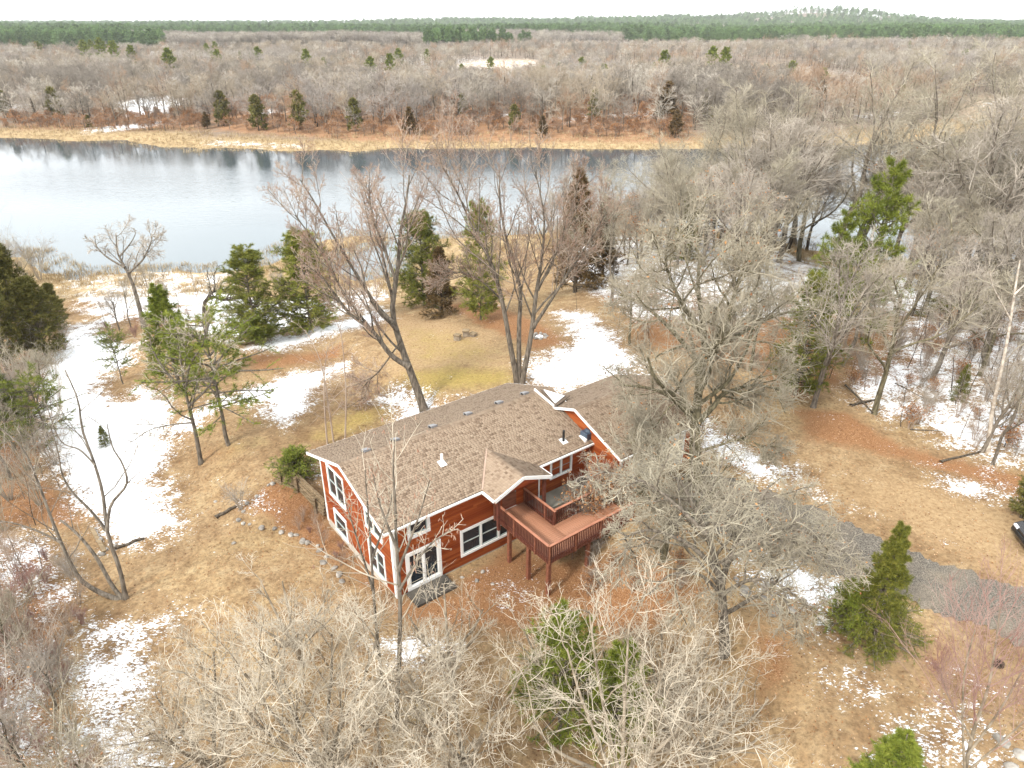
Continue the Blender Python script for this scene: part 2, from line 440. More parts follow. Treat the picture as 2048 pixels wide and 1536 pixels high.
def ground_material():
    m = bpy.data.materials.new('ground_cover'); m.use_nodes = True
    n = m.node_tree.nodes; l = m.node_tree.links; b = n['Principled BSDF']
    b.inputs['Roughness'].default_value = 0.95; b.inputs['Specular IOR Level'].default_value = 0.1
    geo = n.new('ShaderNodeNewGeometry')
    def noise(scale, detail=5, rough=0.6, stretch=None, rot=0):
        t = n.new('ShaderNodeTexNoise'); t.inputs['Scale'].default_value = scale; t.inputs['Detail'].default_value = detail
        t.inputs['Roughness'].default_value = rough
        if stretch:
            mp = n.new('ShaderNodeMapping'); mp.inputs['Scale'].default_value = stretch; mp.inputs['Rotation'].default_value = (0, 0, rot)
            l.new(geo.outputs['Position'], mp.inputs['Vector']); l.new(mp.outputs['Vector'], t.inputs['Vector'])
        else: l.new(geo.outputs['Position'], t.inputs['Vector'])
        return t.outputs['Fac']
    def ramp(src, *st):
        r = n.new('ShaderNodeValToRGB'); cr = r.color_ramp
        while len(cr.elements) < len(st): cr.elements.new(0.5)
        for e, (p, c) in zip(cr.elements, st): e.position = p; e.color = (*c, 1)
        l.new(src, r.inputs['Fac']); return r.outputs['Color']
    def att(k):
        a = n.new('ShaderNodeAttribute'); a.attribute_name = k; return a.outputs['Fac']
    def math_(op, a, b_, clamp=False):
        x = n.new('ShaderNodeMath'); x.operation = op; x.use_clamp = clamp
        for i, s in enumerate((a, b_)):
            if isinstance(s, (int, float)): x.inputs[i].default_value = s
            else: l.new(s, x.inputs[i])
        return x.outputs[0]
    def mix(f, a, b_):
        x = n.new('ShaderNodeMixRGB'); l.new(f, x.inputs['Fac'])
        l.new(a, x.inputs['Color1']); l.new(b_, x.inputs['Color2']); return x.outputs['Color']
    def edge(w, ns, amp, lo, hi):
        """a zone weight broken up by noise into an uneven border"""
        v = math_('ADD', w, math_('MULTIPLY', math_('SUBTRACT', ns, 0.5), amp))
        r = n.new('ShaderNodeMapRange'); r.interpolation_type = 'SMOOTHSTEP'
        r.inputs['From Min'].default_value = lo; r.inputs['From Max'].default_value = hi
        l.new(v, r.inputs['Value']); return r.outputs['Result']
    nb, nm, nf, nff = noise(0.16, 6), noise(0.9, 6, 0.65), noise(5.0, 5, 0.7), noise(16.0, 3, 0.7)
    grass = ramp(nm, (0.27, (0.145, 0.090, 0.048)), (0.42, (0.235, 0.156, 0.085)), (0.56, (0.285, 0.200, 0.112)), (0.74, (0.34, 0.262, 0.158)))
    grain = ramp(nf, (0.28, (0.40, 0.36, 0.33)), (0.5, (1, 1, 1)), (0.72, (1.4, 1.38, 1.3)))
    gm = n.new('ShaderNodeMixRGB'); gm.blend_type = 'MULTIPLY'; gm.inputs['Fac'].default_value = 0.85
    broad = ramp(noise(0.11, 4, 0.6), (0.3, (0.70, 0.65, 0.60)), (0.5, (1, 1, 1)), (0.7, (1.14, 1.17, 1.10)))
    bm2 = n.new('ShaderNodeMixRGB'); bm2.blend_type = 'MULTIPLY'; bm2.inputs['Fac'].default_value = 1.0; l.new(grass, bm2.inputs['Color1']); l.new(broad, bm2.inputs['Color2']); grass = bm2.outputs['Color']
    l.new(grass, gm.inputs['Color1']); l.new(grain, gm.inputs['Color2']); c = gm.outputs['Color']
    pale = ramp(nf, (0.3, (0.235, 0.150, 0.078)), (0.7, (0.38, 0.275, 0.155)))
    c = mix(edge(att('pale'), nb, 0.5, 0.25, 0.8), c, pale)
    green = ramp(nf, (0.3, (0.21, 0.155, 0.050)), (0.7, (0.34, 0.255, 0.085)))
    c = mix(edge(att('green'), nm, 0.7, 0.3, 0.9), c, green)
    leaf = ramp(nff, (0.30, (0.10, 0.046, 0.025)), (0.46, (0.22, 0.108, 0.050)), (0.60, (0.30, 0.165, 0.08)), (0.75, (0.44, 0.30, 0.18)))
    c = mix(edge(att('leaf'), nm, 0.9, 0.35, 0.75), c, leaf)
    marsh = ramp(noise(1.3, 5, 0.7, (1, 0.45, 1)), (0.3, (0.155, 0.105, 0.058)), (0.5, (0.31, 0.225, 0.12)), (0.72, (0.43, 0.33, 0.195)))
    c = mix(edge(att('marsh'), nm, 0.8, 0.3, 0.75), c, marsh)
    woods = ramp(noise(0.12, 6, 0.65), (0.35, (0.12, 0.092, 0.068)), (0.6, (0.21, 0.165, 0.125)))
    c = mix(math_('MULTIPLY', att('far'), math_('SUBTRACT', 1.0, att('marsh'))), c, woods)
    c = mix(att('field'), c, ramp(noise(0.05), (0.3, (0.34, 0.25, 0.16)), (0.7, (0.44, 0.34, 0.23))))
    c = mix(edge(att('russet'), noise(0.2, 5), 0.7, 0.25, 0.8), c, ramp(noise(0.5, 5, 0.7), (0.3, (0.20, 0.105, 0.055)), (0.7, (0.34, 0.205, 0.115))))
    # snow: patches with torn, leaf-pricked borders
    sw = math_('ADD', math_('MULTIPLY', math_('SUBTRACT', noise(0.45, 5, 0.6), 0.5), 1.3), math_('ADD', math_('MULTIPLY', math_('SUBTRACT', noise(1.7, 4, 0.7), 0.5), 1.0), math_('MULTIPLY', math_('SUBTRACT', noise(5.5, 4, 0.75, (1, 1.7, 1), 0.6), 0.5), 2.3)))
    sv = math_('ADD', att('snow'), sw)
    smr = n.new('ShaderNodeMapRange'); smr.inputs['From Min'].default_value = 0.52; smr.inputs['From Max'].default_value = 0.62; l.new(sv, smr.inputs['Value'])
    s = smr.outputs['Result']
    snowc = ramp(nm, (0.3, (0.74, 0.76, 0.79)), (0.6, (0.84, 0.85, 0.86)))
    c = mix(s, c, snowc)
    l.new(c, b.inputs['Base Color'])
    bp = n.new('ShaderNodeBump'); bp.inputs['Strength'].default_value = 0.7; bp.inputs['Distance'].default_value = 0.12
    l.new(math_('ADD', math_('MULTIPLY', nf, 0.7), math_('ADD', math_('MULTIPLY', nff, 0.25), math_('MULTIPLY', s, 0.25))), bp.inputs['Height'])
    l.new(bp.outputs['Normal'], b.inputs['Normal'])
    return m
M['ground'] = ground_material()
g = link('ground', mesh_np('ground', np.stack([gsx, gsy, gz], 1), [quads], M['ground'], smooth=True,
         attr=dict(snow=zs, leaf=zl, green=zg, pale=zpal, marsh=zmarsh, far=zfar, field=zfield, russet=zrus)))
tag(g, kind='structure')

# ------------------------------------------------------------------ the river
def water_material():
    m = bpy.data.materials.new('river_water'); m.use_nodes = True
    n = m.node_tree.nodes; l = m.node_tree.links; b = n['Principled BSDF']
    b.inputs['Base Color'].default_value = (0.075, 0.092, 0.102, 1)
    b.inputs['Roughness'].default_value = 0.06
    b.inputs['IOR'].default_value = 1.37
    geo = n.new('ShaderNodeNewGeometry'); mp = n.new('ShaderNodeMapping'); mp.inputs['Scale'].default_value = (0.6, 1.6, 1)
    l.new(geo.outputs['Position'], mp.inputs['Vector'])
    a = n.new('ShaderNodeTexNoise'); a.inputs['Scale'].default_value = 1.1; a.inputs['Detail'].default_value = 5
    l.new(mp.outputs['Vector'], a.inputs['Vector'])
    big = n.new('ShaderNodeTexNoise'); big.inputs['Scale'].default_value = 0.02; big.inputs['Detail'].default_value = 3
    l.new(geo.outputs['Position'], big.inputs['Vector'])
    mr = n.new('ShaderNodeMapRange'); mr.inputs['From Min'].default_value = 0.35; mr.inputs['From Max'].default_value = 0.65
    mr.inputs['To Min'].default_value = -0.10; mr.inputs['To Max'].default_value = 0.14
    l.new(big.outputs['Fac'], mr.inputs['Value'])
    sx = n.new('ShaderNodeSeparateXYZ'); l.new(geo.outputs['Position'], sx.inputs[0])     # the wind ruffles the open middle, the near bay lies calm
    wy = n.new('ShaderNodeMapRange'); wy.interpolation_type = 'SMOOTHSTEP'; wy.inputs['From Min'].default_value = 112; wy.inputs['From Max'].default_value = 145
    wy.inputs['To Min'].default_value = 0.0; wy.inputs['To Max'].default_value = 1.0; l.new(sx.outputs['Y'], wy.inputs['Value'])
    wz = n.new('ShaderNodeMapRange'); wz.interpolation_type = 'SMOOTHSTEP'; wz.inputs['From Min'].default_value = 152; wz.inputs['From Max'].default_value = 178
    wz.inputs['To Min'].default_value = 0.42; wz.inputs['To Max'].default_value = 0.03; l.new(sx.outputs['Y'], wz.inputs['Value'])
    wm = n.new('ShaderNodeMath'); wm.operation = 'MULTIPLY'; l.new(wy.outputs['Result'], wm.inputs[0]); l.new(wz.outputs['Result'], wm.inputs[1])
    ad = n.new('ShaderNodeMath'); ad.operation = 'ADD'; ad.use_clamp = True; l.new(mr.outputs['Result'], ad.inputs[0]); l.new(wm.outputs[0], ad.inputs[1])
    bp = n.new('ShaderNodeBump'); bp.inputs['Distance'].default_value = 0.12
    l.new(ad.outputs[0], bp.inputs['Strength']); l.new(a.outputs['Fac'], bp.inputs['Height'])
    l.new(bp.outputs['Normal'], b.inputs['Normal'])
    # bright cloud reflection painted into the near bay's base colour, darker water beyond
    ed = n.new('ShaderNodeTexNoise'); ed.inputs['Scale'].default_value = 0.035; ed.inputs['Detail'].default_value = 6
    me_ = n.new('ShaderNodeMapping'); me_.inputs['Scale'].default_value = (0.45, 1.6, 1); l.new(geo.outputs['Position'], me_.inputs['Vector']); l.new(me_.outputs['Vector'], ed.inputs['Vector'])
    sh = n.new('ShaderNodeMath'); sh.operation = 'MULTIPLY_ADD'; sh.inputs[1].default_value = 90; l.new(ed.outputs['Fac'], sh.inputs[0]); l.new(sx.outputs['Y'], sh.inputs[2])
    bay_sheen = n.new('ShaderNodeMapRange'); bay_sheen.interpolation_type = 'SMOOTHSTEP'; bay_sheen.inputs['From Min'].default_value = 236; bay_sheen.inputs['From Max'].default_value = 142; l.new(sh.outputs[0], bay_sheen.inputs['Value'])
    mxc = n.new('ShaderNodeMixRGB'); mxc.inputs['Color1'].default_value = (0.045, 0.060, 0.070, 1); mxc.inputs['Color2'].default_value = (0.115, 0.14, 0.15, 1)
    l.new(bay_sheen.outputs['Result'], mxc.inputs['Fac']); l.new(mxc.outputs['Color'], b.inputs['Base Color'])
    return m
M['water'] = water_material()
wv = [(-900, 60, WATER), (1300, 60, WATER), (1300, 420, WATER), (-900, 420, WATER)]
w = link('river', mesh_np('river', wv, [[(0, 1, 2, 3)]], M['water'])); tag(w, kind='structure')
# ------------------------------------------------------------------ growing trees
def unit(a): return a/np.maximum(np.linalg.norm(a, axis=-1, keepdims=True), 1e-9)

def tubes(P, R, K, rng):
    """P (B,S,3), R (B,S): tubes with K sides"""
    B, S, _ = P.shape
    T = unit(np.gradient(P, axis=1)); ref = unit(rng.normal(size=(B, 1, 3)))
    N = unit(np.cross(T, ref)); Bn = np.cross(T, N)
    a = np.arange(K)*2*np.pi/K
    V = P[:, :, None]+R[:, :, None, None]*(np.cos(a)[:, None]*N[:, :, None]+np.sin(a)[:, None]*Bn[:, :, None])
    i = np.arange(B*S*K).reshape(B, S, K); j = np.roll(i, -1, 2)
    F = np.stack([i[:, :-1], j[:, :-1], j[:, 1:], i[:, 1:]], -1).reshape(-1, 4)
    return V.reshape(-1, 3), F

def join(parts):
    Vs, Fs, n = [], [], 0
    for V, F in parts: Vs.append(V); Fs.append(F+n); n += len(V)
    return np.concatenate(Vs), np.concatenate(Fs)

def smooth_path(pts, n):
    """n points along a smooth curve through pts"""
    pts = np.asarray(pts, float); m = len(pts)
    t = np.linspace(0, m-1, n); out_ = []
    for x in t:
        k = min(int(x), m-2); u = x-k
        p0, p1, p2, p3 = pts[max(k-1, 0)], pts[k], pts[k+1], pts[min(k+2, m-1)]
        out_.append(0.5*((2*p1)+(p2-p0)*u+(2*p0-5*p1+4*p2-p3)*u*u+(3*p1-p0-3*p2+p3)*u**3))
    return np.array(out_)

def grow(rng, P, R, n, t0=0.3, t1=1.0, ang=(35, 65), ln=(0.4, 0.7), S=5, wig=0.15, up=0.0, rr=0.6, rmin=0.01, tip=0.35, shrink=0.5, absl=None, per_len=None):
    """children of every branch in P; returns their lines and radii"""
    B, S0, _ = P.shape
    seg = np.linalg.norm(np.diff(P, axis=1), axis=2); L = seg.sum(1)
    cnt = np.maximum(1, rng.poisson(n, B)) if per_len is None else np.maximum(1, rng.poisson(per_len*L*(t1-t0)))
    own = np.repeat(np.arange(B), cnt); C = len(own)
    first = np.cumsum(cnt)-cnt
    k = np.arange(C)-first[own]
    t = t0+(t1-t0)*(k+rng.uniform(0.1, 0.9, C))/cnt[own]
    x = t*(S0-1); i0 = np.minimum(x.astype(int), S0-2); u = (x-i0)[:, None]
    A = P[own, i0]*(1-u)+P[own, i0+1]*u
    T = unit(P[own, i0+1]-P[own, i0]); rad = R[own, i0]*(1-u[:, 0])+R[own, i0+1]*u[:, 0]
    e = np.where(np.abs(T[:, 2:3]) < 0.9, np.array([[0, 0, 1.0]]), np.array([[1.0, 0, 0]]))
    N = unit(np.cross(T, e)); Bn = np.cross(T, N)
    az = k*2.39996+rng.uniform(0, 6.28, B)[own]+rng.normal(0, 0.4, C)
    an = np.radians(rng.uniform(ang[0], ang[1], C))
    D = T*np.cos(an)[:, None]+(N*np.cos(az)[:, None]+Bn*np.sin(az)[:, None])*np.sin(an)[:, None]
    base = L[own] if absl is None else absl
    Lc = base*rng.uniform(ln[0], ln[1], C)*(1-shrink*(t-t0)/max(t1-t0, 1e-6))
    r0 = np.maximum(rad*rr*rng.uniform(0.8, 1.1, C), rmin)
    Q = np.empty((C, S, 3)); Q[:, 0] = A; d = D
    for s in range(1, S):
        d = unit(d+wig*rng.normal(size=(C, 3))+np.array([0, 0, up]))
        Q[:, s] = Q[:, s-1]+d*(Lc/(S-1))[:, None]
    Rc = r0[:, None]*np.linspace(1, tip, S)[None, :]
    return Q, np.maximum(Rc, rmin*0.55)

def stem(pts, r0, r1, n=14, wob_=0.0, rng=None):
    P = smooth_path(pts, n)
    if wob_: P[1:] += rng.normal(0, wob_, (n-1, 3))
    R = r0+(r1-r0)*np.linspace(0, 1, n)**0.8
    R[0] *= 1.35
    return P[None], R[None]

def leaf_quads(rng, P, n, size, spread=0.1):
    """n small leaf faces near the points P"""
    c = P[rng.integers(0, len(P), n)]+rng.normal(0, spread, (n, 3))
    a = unit(rng.normal(size=(n, 3))); b = unit(np.cross(a, rng.normal(size=(n, 3))))
    s = size*rng.uniform(0.6, 1.3, (n, 1))
    V = np.stack([c-a*s, c-b*s*0.6, c+a*s, c+b*s*0.6], 1).reshape(-1, 3)
    return V, np.arange(4*n).reshape(n, 4), np.repeat(rng.uniform(0, 1, n), 4)

def bare_tree(name, seed, stems, lv, bark, twig, wood_levels=1, leaves=0, leaf_size=0.06, sides=(8, 5, 4, 3, 3), bud=None):
    """stems: list of (P,R) lines; lv: list of grow() settings. trunk mesh = stems and limbs, crown mesh = the rest"""
    rng = np.random.default_rng(seed)
    n = max(p.shape[1] for p, r in stems)
    P = np.concatenate([p for p, r in stems]); R = np.concatenate([r for p, r in stems])
    levels = [(P, R)]
    for k, a in enumerate(lv):
        p, r = levels[-1]
        a = dict(a)
        extra = a.pop('also', None)
        c = grow(rng, p, r, **a)
        if extra and len(levels) > 1:
            c2 = grow(rng, *levels[-2], **{**a, **extra}); c = (np.concatenate([c[0], c2[0]]), np.concatenate([c[1], c2[1]]))
        levels.append(c)
    tr = join([tubes(p, r, sides[i], rng) for i, (p, r) in enumerate(levels[:wood_levels+1])])
    cr_l = [tubes(p, r, sides[min(i+wood_levels+1, len(sides)-1)], rng) for i, (p, r) in enumerate(levels[wood_levels+1:])]
    cr = join(cr_l)
    mi = None; mats = [M[twig]]
    if bud:
        nf = len(cr_l[-1][1]); mi = np.zeros(len(cr[1]), np.int32); mi[-nf:] = (rng.uniform(0, 1, nf//1) < 0.7); mats = [M[twig], M[bud]]
    d = dict(trunk=mesh_np(name+'_trunk', *[tr[0], [tr[1]]], M[bark], smooth=True),
             crown=mesh_np(name+'_crown', cr[0], [cr[1]], mats, mi=mi, smooth=False))
    if leaves:
        lp = levels[-1][0][:, 1:].reshape(-1, 3)
        V, F, t = leaf_quads(rng, lp, leaves, leaf_size)
        d['leaves'] = mesh_np(name+'_leaves', V, [F], M['dead_leaf'], attr=dict(tone=t))
    d['levels'] = levels
    return d

def plant(kind, d, loc, rz, s, label, cat='tree', group=None, sz=None):
    t = empty(kind, tuple(loc), rz, s)
    if sz: t.scale = (s, s, s*sz)
    tag(t, label, cat, group)
    for part in ('trunk', 'crown', 'needles', 'leaves', 'catkins'):
        if part in d:
            o = link(part, d[part]); kid(t, o)
            if part in ('needles', 'leaves', 'catkins'): o['kind'] = 'stuff'
    return t

# ---- conifers
def needle_tris(rng, P, n, ln, w, spread=0.9, along=0.6, up=0.15):
    """P (B,S,3) shoots: n needles on each, ln long and w wide"""
    B, S, _ = P.shape
    own = np.repeat(np.arange(B), n); C = len(own)
    t = rng.uniform(0.15, 1.0, C)*(S-1); i0 = np.minimum(t.astype(int), S-2); u = (t-i0)[:, None]
    A = P[own, i0]*(1-u)+P[own, i0+1]*u; T = unit(P[own, i0+1]-P[own, i0])
    D = unit(T*along+spread*unit(rng.normal(size=(C, 3)))+np.array([0, 0, up]))
    W = unit(np.cross(D, rng.normal(size=(C, 3))))*w
    l = (ln*rng.uniform(0.6, 1.3, C))[:, None]
    V = np.stack([A-W*0.5, A+W*0.5, A+D*l], 1).reshape(-1, 3)
    tone = np.clip(rng.normal(0.5, 0.16, B), 0, 1)[own]+rng.normal(0, 0.14, C)
    return V, np.arange(3*C).reshape(C, 3), np.repeat(np.clip(tone, 0, 1), 3)

def conifer(name, seed, h, base, width, nb, shape, bark, needle, ang=(75, 100), droop=-0.02, sub=8, needles=14, ln=0.16, w=0.03, sublen=0.45, r=0.14, irregular=0.25, up=0.1, lean=0.0, subang=(35, 60)):
    """shape(t): branch length at relative height t, as a share of width"""
    rng = np.random.default_rng(seed)
    P = smooth_path([(0, 0, -0.3), (lean*0.3, 0, h*0.4), (lean, 0.0, h)], 14)
    P[1:-1, :2] += rng.normal(0, 0.02*h/8, (12, 2)); R = np.linspace(r, 0.02, 14)
    t = np.sort(rng.uniform(0, 1, nb))**0.9
    z = base+(h-base)*t
    pos = np.stack([np.interp(z, P[:, 2], P[:, 0]), np.interp(z, P[:, 2], P[:, 1]), z], 1)
    az = np.arange(nb)*2.39996+rng.normal(0, 0.35, nb)
    el = np.radians(90-rng.uniform(*ang, nb))+t*0.5
    L = width*np.array([shape(x) for x in t])*rng.uniform(1-irregular, 1+irregular, nb)+0.12
    D = np.stack([np.cos(az)*np.cos(el), np.sin(az)*np.cos(el), np.sin(el)], 1)
    S = 6; Q = np.empty((nb, S, 3)); Q[:, 0] = pos; d = D
    for s in range(1, S):
        d = unit(d+np.array([0, 0, droop*(1 if s < 4 else -1.5)])+0.05*rng.normal(size=(nb, 3)))
        Q[:, s] = Q[:, s-1]+d*(L/(S-1))[:, None]
    Rb = np.maximum(0.012, 0.022*L)[:, None]*np.linspace(1, 0.4, S)
    p2, r2 = grow(rng, Q, Rb, sub, 0.25, 1.0, subang, (sublen*0.6, sublen*1.1), S=3, wig=0.12, up=0.02, rr=0.5, rmin=0.006, shrink=0.55)
    both = np.concatenate([p2, Q[:, [2, 4, 5]]])
    V, F, tn = needle_tris(rng, both, needles, ln, w, up=up)
    tr = tubes(P[None], R[None], 7, rng); br = join([tubes(Q, Rb, 4, rng), tubes(p2, r2, 3, rng)])
    return dict(trunk=mesh_np(name+'_trunk', tr[0], [tr[1]], M[bark], smooth=True),
                crown=mesh_np(name+'_branches', br[0], [br[1]], M['bark_grey']),
                needles=mesh_np(name+'_needles', V, [F], M[needle], attr=dict(tone=tn)))

def one_mesh(name, d):
    """trunk, branches and needles as one mesh, for trees too far off to show their parts"""
    import bmesh
    keys = [k for k in ('trunk', 'crown', 'needles', 'leaves') if k in d]
    Vs, Fs4, Fs3, mi4, mi3, tn, n, mats = [], [], [], [], [], [], 0, []
    for q, k in enumerate(keys):
        me = d[k]; nv = len(me.vertices); v = np.empty(nv*3, np.float32); me.vertices.foreach_get('co', v)
        nl = len(me.loops); li = np.empty(nl, np.int32); me.loops.foreach_get('vertex_index', li)
        fs = nl//len(me.polygons)
        f = li.reshape(-1, fs)+n
        (Fs4 if fs == 4 else Fs3).append(f); (mi4 if fs == 4 else mi3).append(np.full(len(f), len(mats)))
        t = np.full(nv, 0.5, np.float32)
        if 'tone' in me.attributes: me.attributes['tone'].data.foreach_get('value', t)
        Vs.append(v.reshape(-1, 3)); tn.append(t); n += nv; mats.append(me.materials[0])
    F = []
    if Fs4: F.append(np.concatenate(Fs4))
    if Fs3: F.append(np.concatenate(Fs3))
    mi = np.concatenate((mi4 if Fs4 else [])+(mi3 if Fs3 else []))
    return mesh_np(name, np.concatenate(Vs), F, mats, mi=mi, attr=dict(tone=np.concatenate(tn)))

# ------------------------------------------------------------------ tree kinds used many times over (about 13 m tall)
def rpath(rng, h, n=5, wander=0.05, lean=(0, 0)):
    z = np.linspace(-0.4, h, n); p = np.zeros((n, 3)); p[:, 2] = z
    p[1:, :2] += np.cumsum(rng.normal(0, wander*h/n, (n-1, 2)), 0)
    p[:, 0] += lean[0]*z; p[:, 1] += lean[1]*z
    return p

def wood_tree(seed, h=13.0, forks=4, spread=(22, 48), bark='bark_grey', twig='twig_grey', dens=1.0, leaves=0, rt=0.0115):
    rng = np.random.default_rng(1000+seed)
    r0 = 0.016*h*rng.uniform(0.85, 1.25)
    st = [stem(rpath(rng, h*rng.uniform(0.55, 0.75), 6, 0.10, rng.normal(0, 0.06, 2)), r0, r0*0.45, 12)]
    lv = [dict(n=forks+3, t0=0.38, t1=1.0, ang=spread, ln=(0.55, 0.85), S=8, wig=0.13, up=0.10, rr=0.62, rmin=0.04, shrink=0.35),
          dict(n=9*dens, t0=0.22, ang=(28, 60), ln=(0.32, 0.55), S=6, wig=0.17, up=0.06, rr=0.55, rmin=0.022, shrink=0.5),
          dict(n=8*dens, t0=0.15, ang=(28, 60), ln=(0.42, 0.8), S=5, wig=0.15, up=0.05, rr=0.6, rmin=rt, shrink=0.45),
          dict(n=5.5*dens, t0=0.1, ang=(22, 52), ln=(0.5, 1.0), S=3, wig=0.13, up=0.05, rr=0.65, rmin=rt*0.8, shrink=0.4)]
    return bare_tree('wood_tree', seed, st, lv, bark, twig, wood_levels=1, leaves=leaves, sides=(8, 6, 4, 3, 3))

WOOD = [wood_tree(1, 13, 4), wood_tree(2, 14, 5, (18, 40)), wood_tree(3, 12, 5, (30, 60), 'bark_moss', 'twig_oak'),
        wood_tree(4, 12.5, 4, (25, 50), 'bark_dark', 'twig_grey', leaves=500), wood_tree(5, 14, 3, (15, 35), 'bark_grey', 'twig_oak')]
def far_tree(seed, h=12.0, twig='twig_far', leaves=0):
    rng = np.random.default_rng(3000+seed)
    st = [stem(rpath(rng, h*0.6, 5, 0.1), 0.17, 0.08, 7)]
    lv = [dict(n=8, t0=0.3, ang=(25, 62), ln=(0.5, 0.95), S=5, wig=0.15, up=0.08, rr=0.6, rmin=0.05, shrink=0.35),
          dict(n=8, t0=0.2, ang=(28, 60), ln=(0.35, 0.6), S=3, wig=0.18, up=0.07, rr=0.5, rmin=0.034, shrink=0.45),
          dict(n=9, t0=0.2, ang=(28, 60), ln=(0.4, 0.75), S=2, wig=0.18, up=0.06, rr=0.6, rmin=0.021, shrink=0.4)]
    d = bare_tree('far_tree', seed, st, lv, 'bark_dark' if seed % 2 else 'bark_grey', twig, wood_levels=0, leaves=leaves, leaf_size=0.16, sides=(5, 3, 3, 3))
    return one_mesh('far_tree', d)
FAR = [far_tree(k, 12.0, t) for k, t in enumerate(('twig_far', 'twig_far_lilac', 'twig_far_tan', 'twig_far_pale', 'twig_far_dark', 'twig_far_russet', 'twig_far'))]
FAR_RUSSET = [far_tree(20, 8, 'twig_red', 900), far_tree(21, 9, 'twig_red', 700)]

def shrub(seed, h=2.2, n=14, twig='twig_grey', leaves=0, spread=0.5):
    rng = np.random.default_rng(5000+seed); st = []
    for k in range(n):
        a = rng.uniform(0, 6.28); s = rng.uniform(0.15, spread)
        st.append(stem([(0.1*math.cos(a), 0.1*math.sin(a), -0.1), (s*h*0.4*math.cos(a), s*h*0.4*math.sin(a), h*0.5), (s*h*math.cos(a), s*h*math.sin(a), h*rng.uniform(0.7, 1.1))], 0.022, 0.010, 6))
    lv = [dict(n=7, t0=0.25, ang=(20, 50), ln=(0.25, 0.5), S=4, wig=0.18, up=0.08, rr=0.6, rmin=0.009, shrink=0.4),
          dict(n=4, t0=0.2, ang=(20, 55), ln=(0.35, 0.7), S=3, wig=0.2, up=0.05, rr=0.7, rmin=0.007)]
    d = bare_tree('shrub', seed, st, lv, twig, twig, wood_levels=0, leaves=leaves, leaf_size=0.07, sides=(4, 3, 3))
    return one_mesh('shrub', d)
THICKET = [shrub(11, 4.6, 20, 'twig_grey', 60, 0.6), shrub(12, 4.2, 18, 'twig_oak', 0, 0.7)]
SHRUB = [shrub(1), shrub(2, 2.6, 10, 'twig_red'), shrub(3, 1.6, 16, 'twig_wine'), shrub(4, 2.0, 12, 'twig_red', 500)]

def sapling(seed, h, twig):
    rng = np.random.default_rng(7000+seed)
    st = [stem(rpath(rng, h, 6, 0.10, rng.normal(0, 0.12, 2)), 0.035, 0.012, 9)]
    lv = [dict(n=11, t0=0.25, ang=(30, 60), ln=(0.16, 0.36), S=5, wig=0.15, up=0.08, rr=0.5, rmin=0.012), dict(n=4, t0=0.2, ang=(30, 60), ln=(0.3, 0.6), S=3, wig=0.18, up=0.05, rr=0.7, rmin=0.009)]
    return one_mesh('sapling', bare_tree('sapling', seed, st, lv, 'bark_dark', twig, wood_levels=0, sides=(5, 3, 3)))
SAPLING = [sapling(1, 5.5, 'bark_dark'), sapling(2, 4.5, 'twig_grey'), sapling(3, 6.5, 'bark_grey'), sapling(4, 4.0, 'twig_red')]
pine_shape = lambda t: (0.55+0.45*min(1, t/0.25))*(1-0.72*t**1.6)
cone_shape = lambda t: (1-t)**0.85*0.97+0.03
col_shape = lambda t: (0.7+0.3*min(1, t/0.15))*(1-t**2.2)**0.7
PINE = [conifer('pine', 11, 10, 0.5, 2.6, 125, pine_shape, 'bark_grey', 'pine', ang=(65, 95), sub=10, needles=40, ln=0.27, w=0.031, up=0.3, irregular=0.4),
        conifer('pine', 12, 9, 0.2, 2.4, 150, lambda t: (0.75+0.25*min(1, t/0.2))*(1-t**2.5)**0.7+0.05, 'bark_grey', 'pine', ang=(65, 95), sub=10, needles=40, ln=0.27, w=0.031, up=0.3, irregular=0.4)]
SPRUCE = [conifer('spruce', 21, 7, 0.15, 1.75, 130, cone_shape, 'bark_dark', 'spruce', ang=(80, 105), droop=-0.05, sub=11, needles=24, ln=0.15, w=0.034, up=0.0, irregular=0.2)]
CEDAR = [conifer('cedar', 31, 6, 0.1, 1.3, 110, col_shape, 'bark_dark', 'cedar', ang=(45, 70), sub=11, needles=20, ln=0.18, w=0.045, up=0.2, irregular=0.35),
         conifer('cedar', 32, 6, 0.1, 1.5, 110, cone_shape, 'bark_dark', 'cedar_brown', ang=(50, 80), sub=11, needles=18, ln=0.18, w=0.045, up=0.1, irregular=0.4)]
def far_conifer(seed, h, w, shape, needle, ang=(60, 95), nb=46, base=0.5):
    d = conifer('far_conifer', seed, h, base, w, nb, shape, 'bark_dark', needle, ang=ang, sub=5, needles=8, ln=0.7, w=0.28, sublen=0.5, up=0.25, irregular=0.35)
    del d['crown']
    return one_mesh('far_conifer', d)
FAR_PINE = [far_conifer(41, 15, 3.0, lambda t: (0.6+0.4*min(1, t/0.3))*(1-0.8*t**1.8), 'far_pine', base=5.5), far_conifer(42, 14, 2.9, pine_shape, 'far_pine', base=5),
            far_conifer(43, 16, 3.2, lambda t: (1-t**2)**0.6, 'far_pine', base=6)]
FAR_CEDAR = [far_conifer(51, 7, 1.7, col_shape, 'cedar', (45, 75), base=0.2), far_conifer(52, 6, 1.9, cone_shape, 'cedar_brown', (50, 80), base=0.2)]
FAR_GREEN = [far_conifer(61, 9, 2.4, pine_shape, 'bright_pine', base=1.0)]
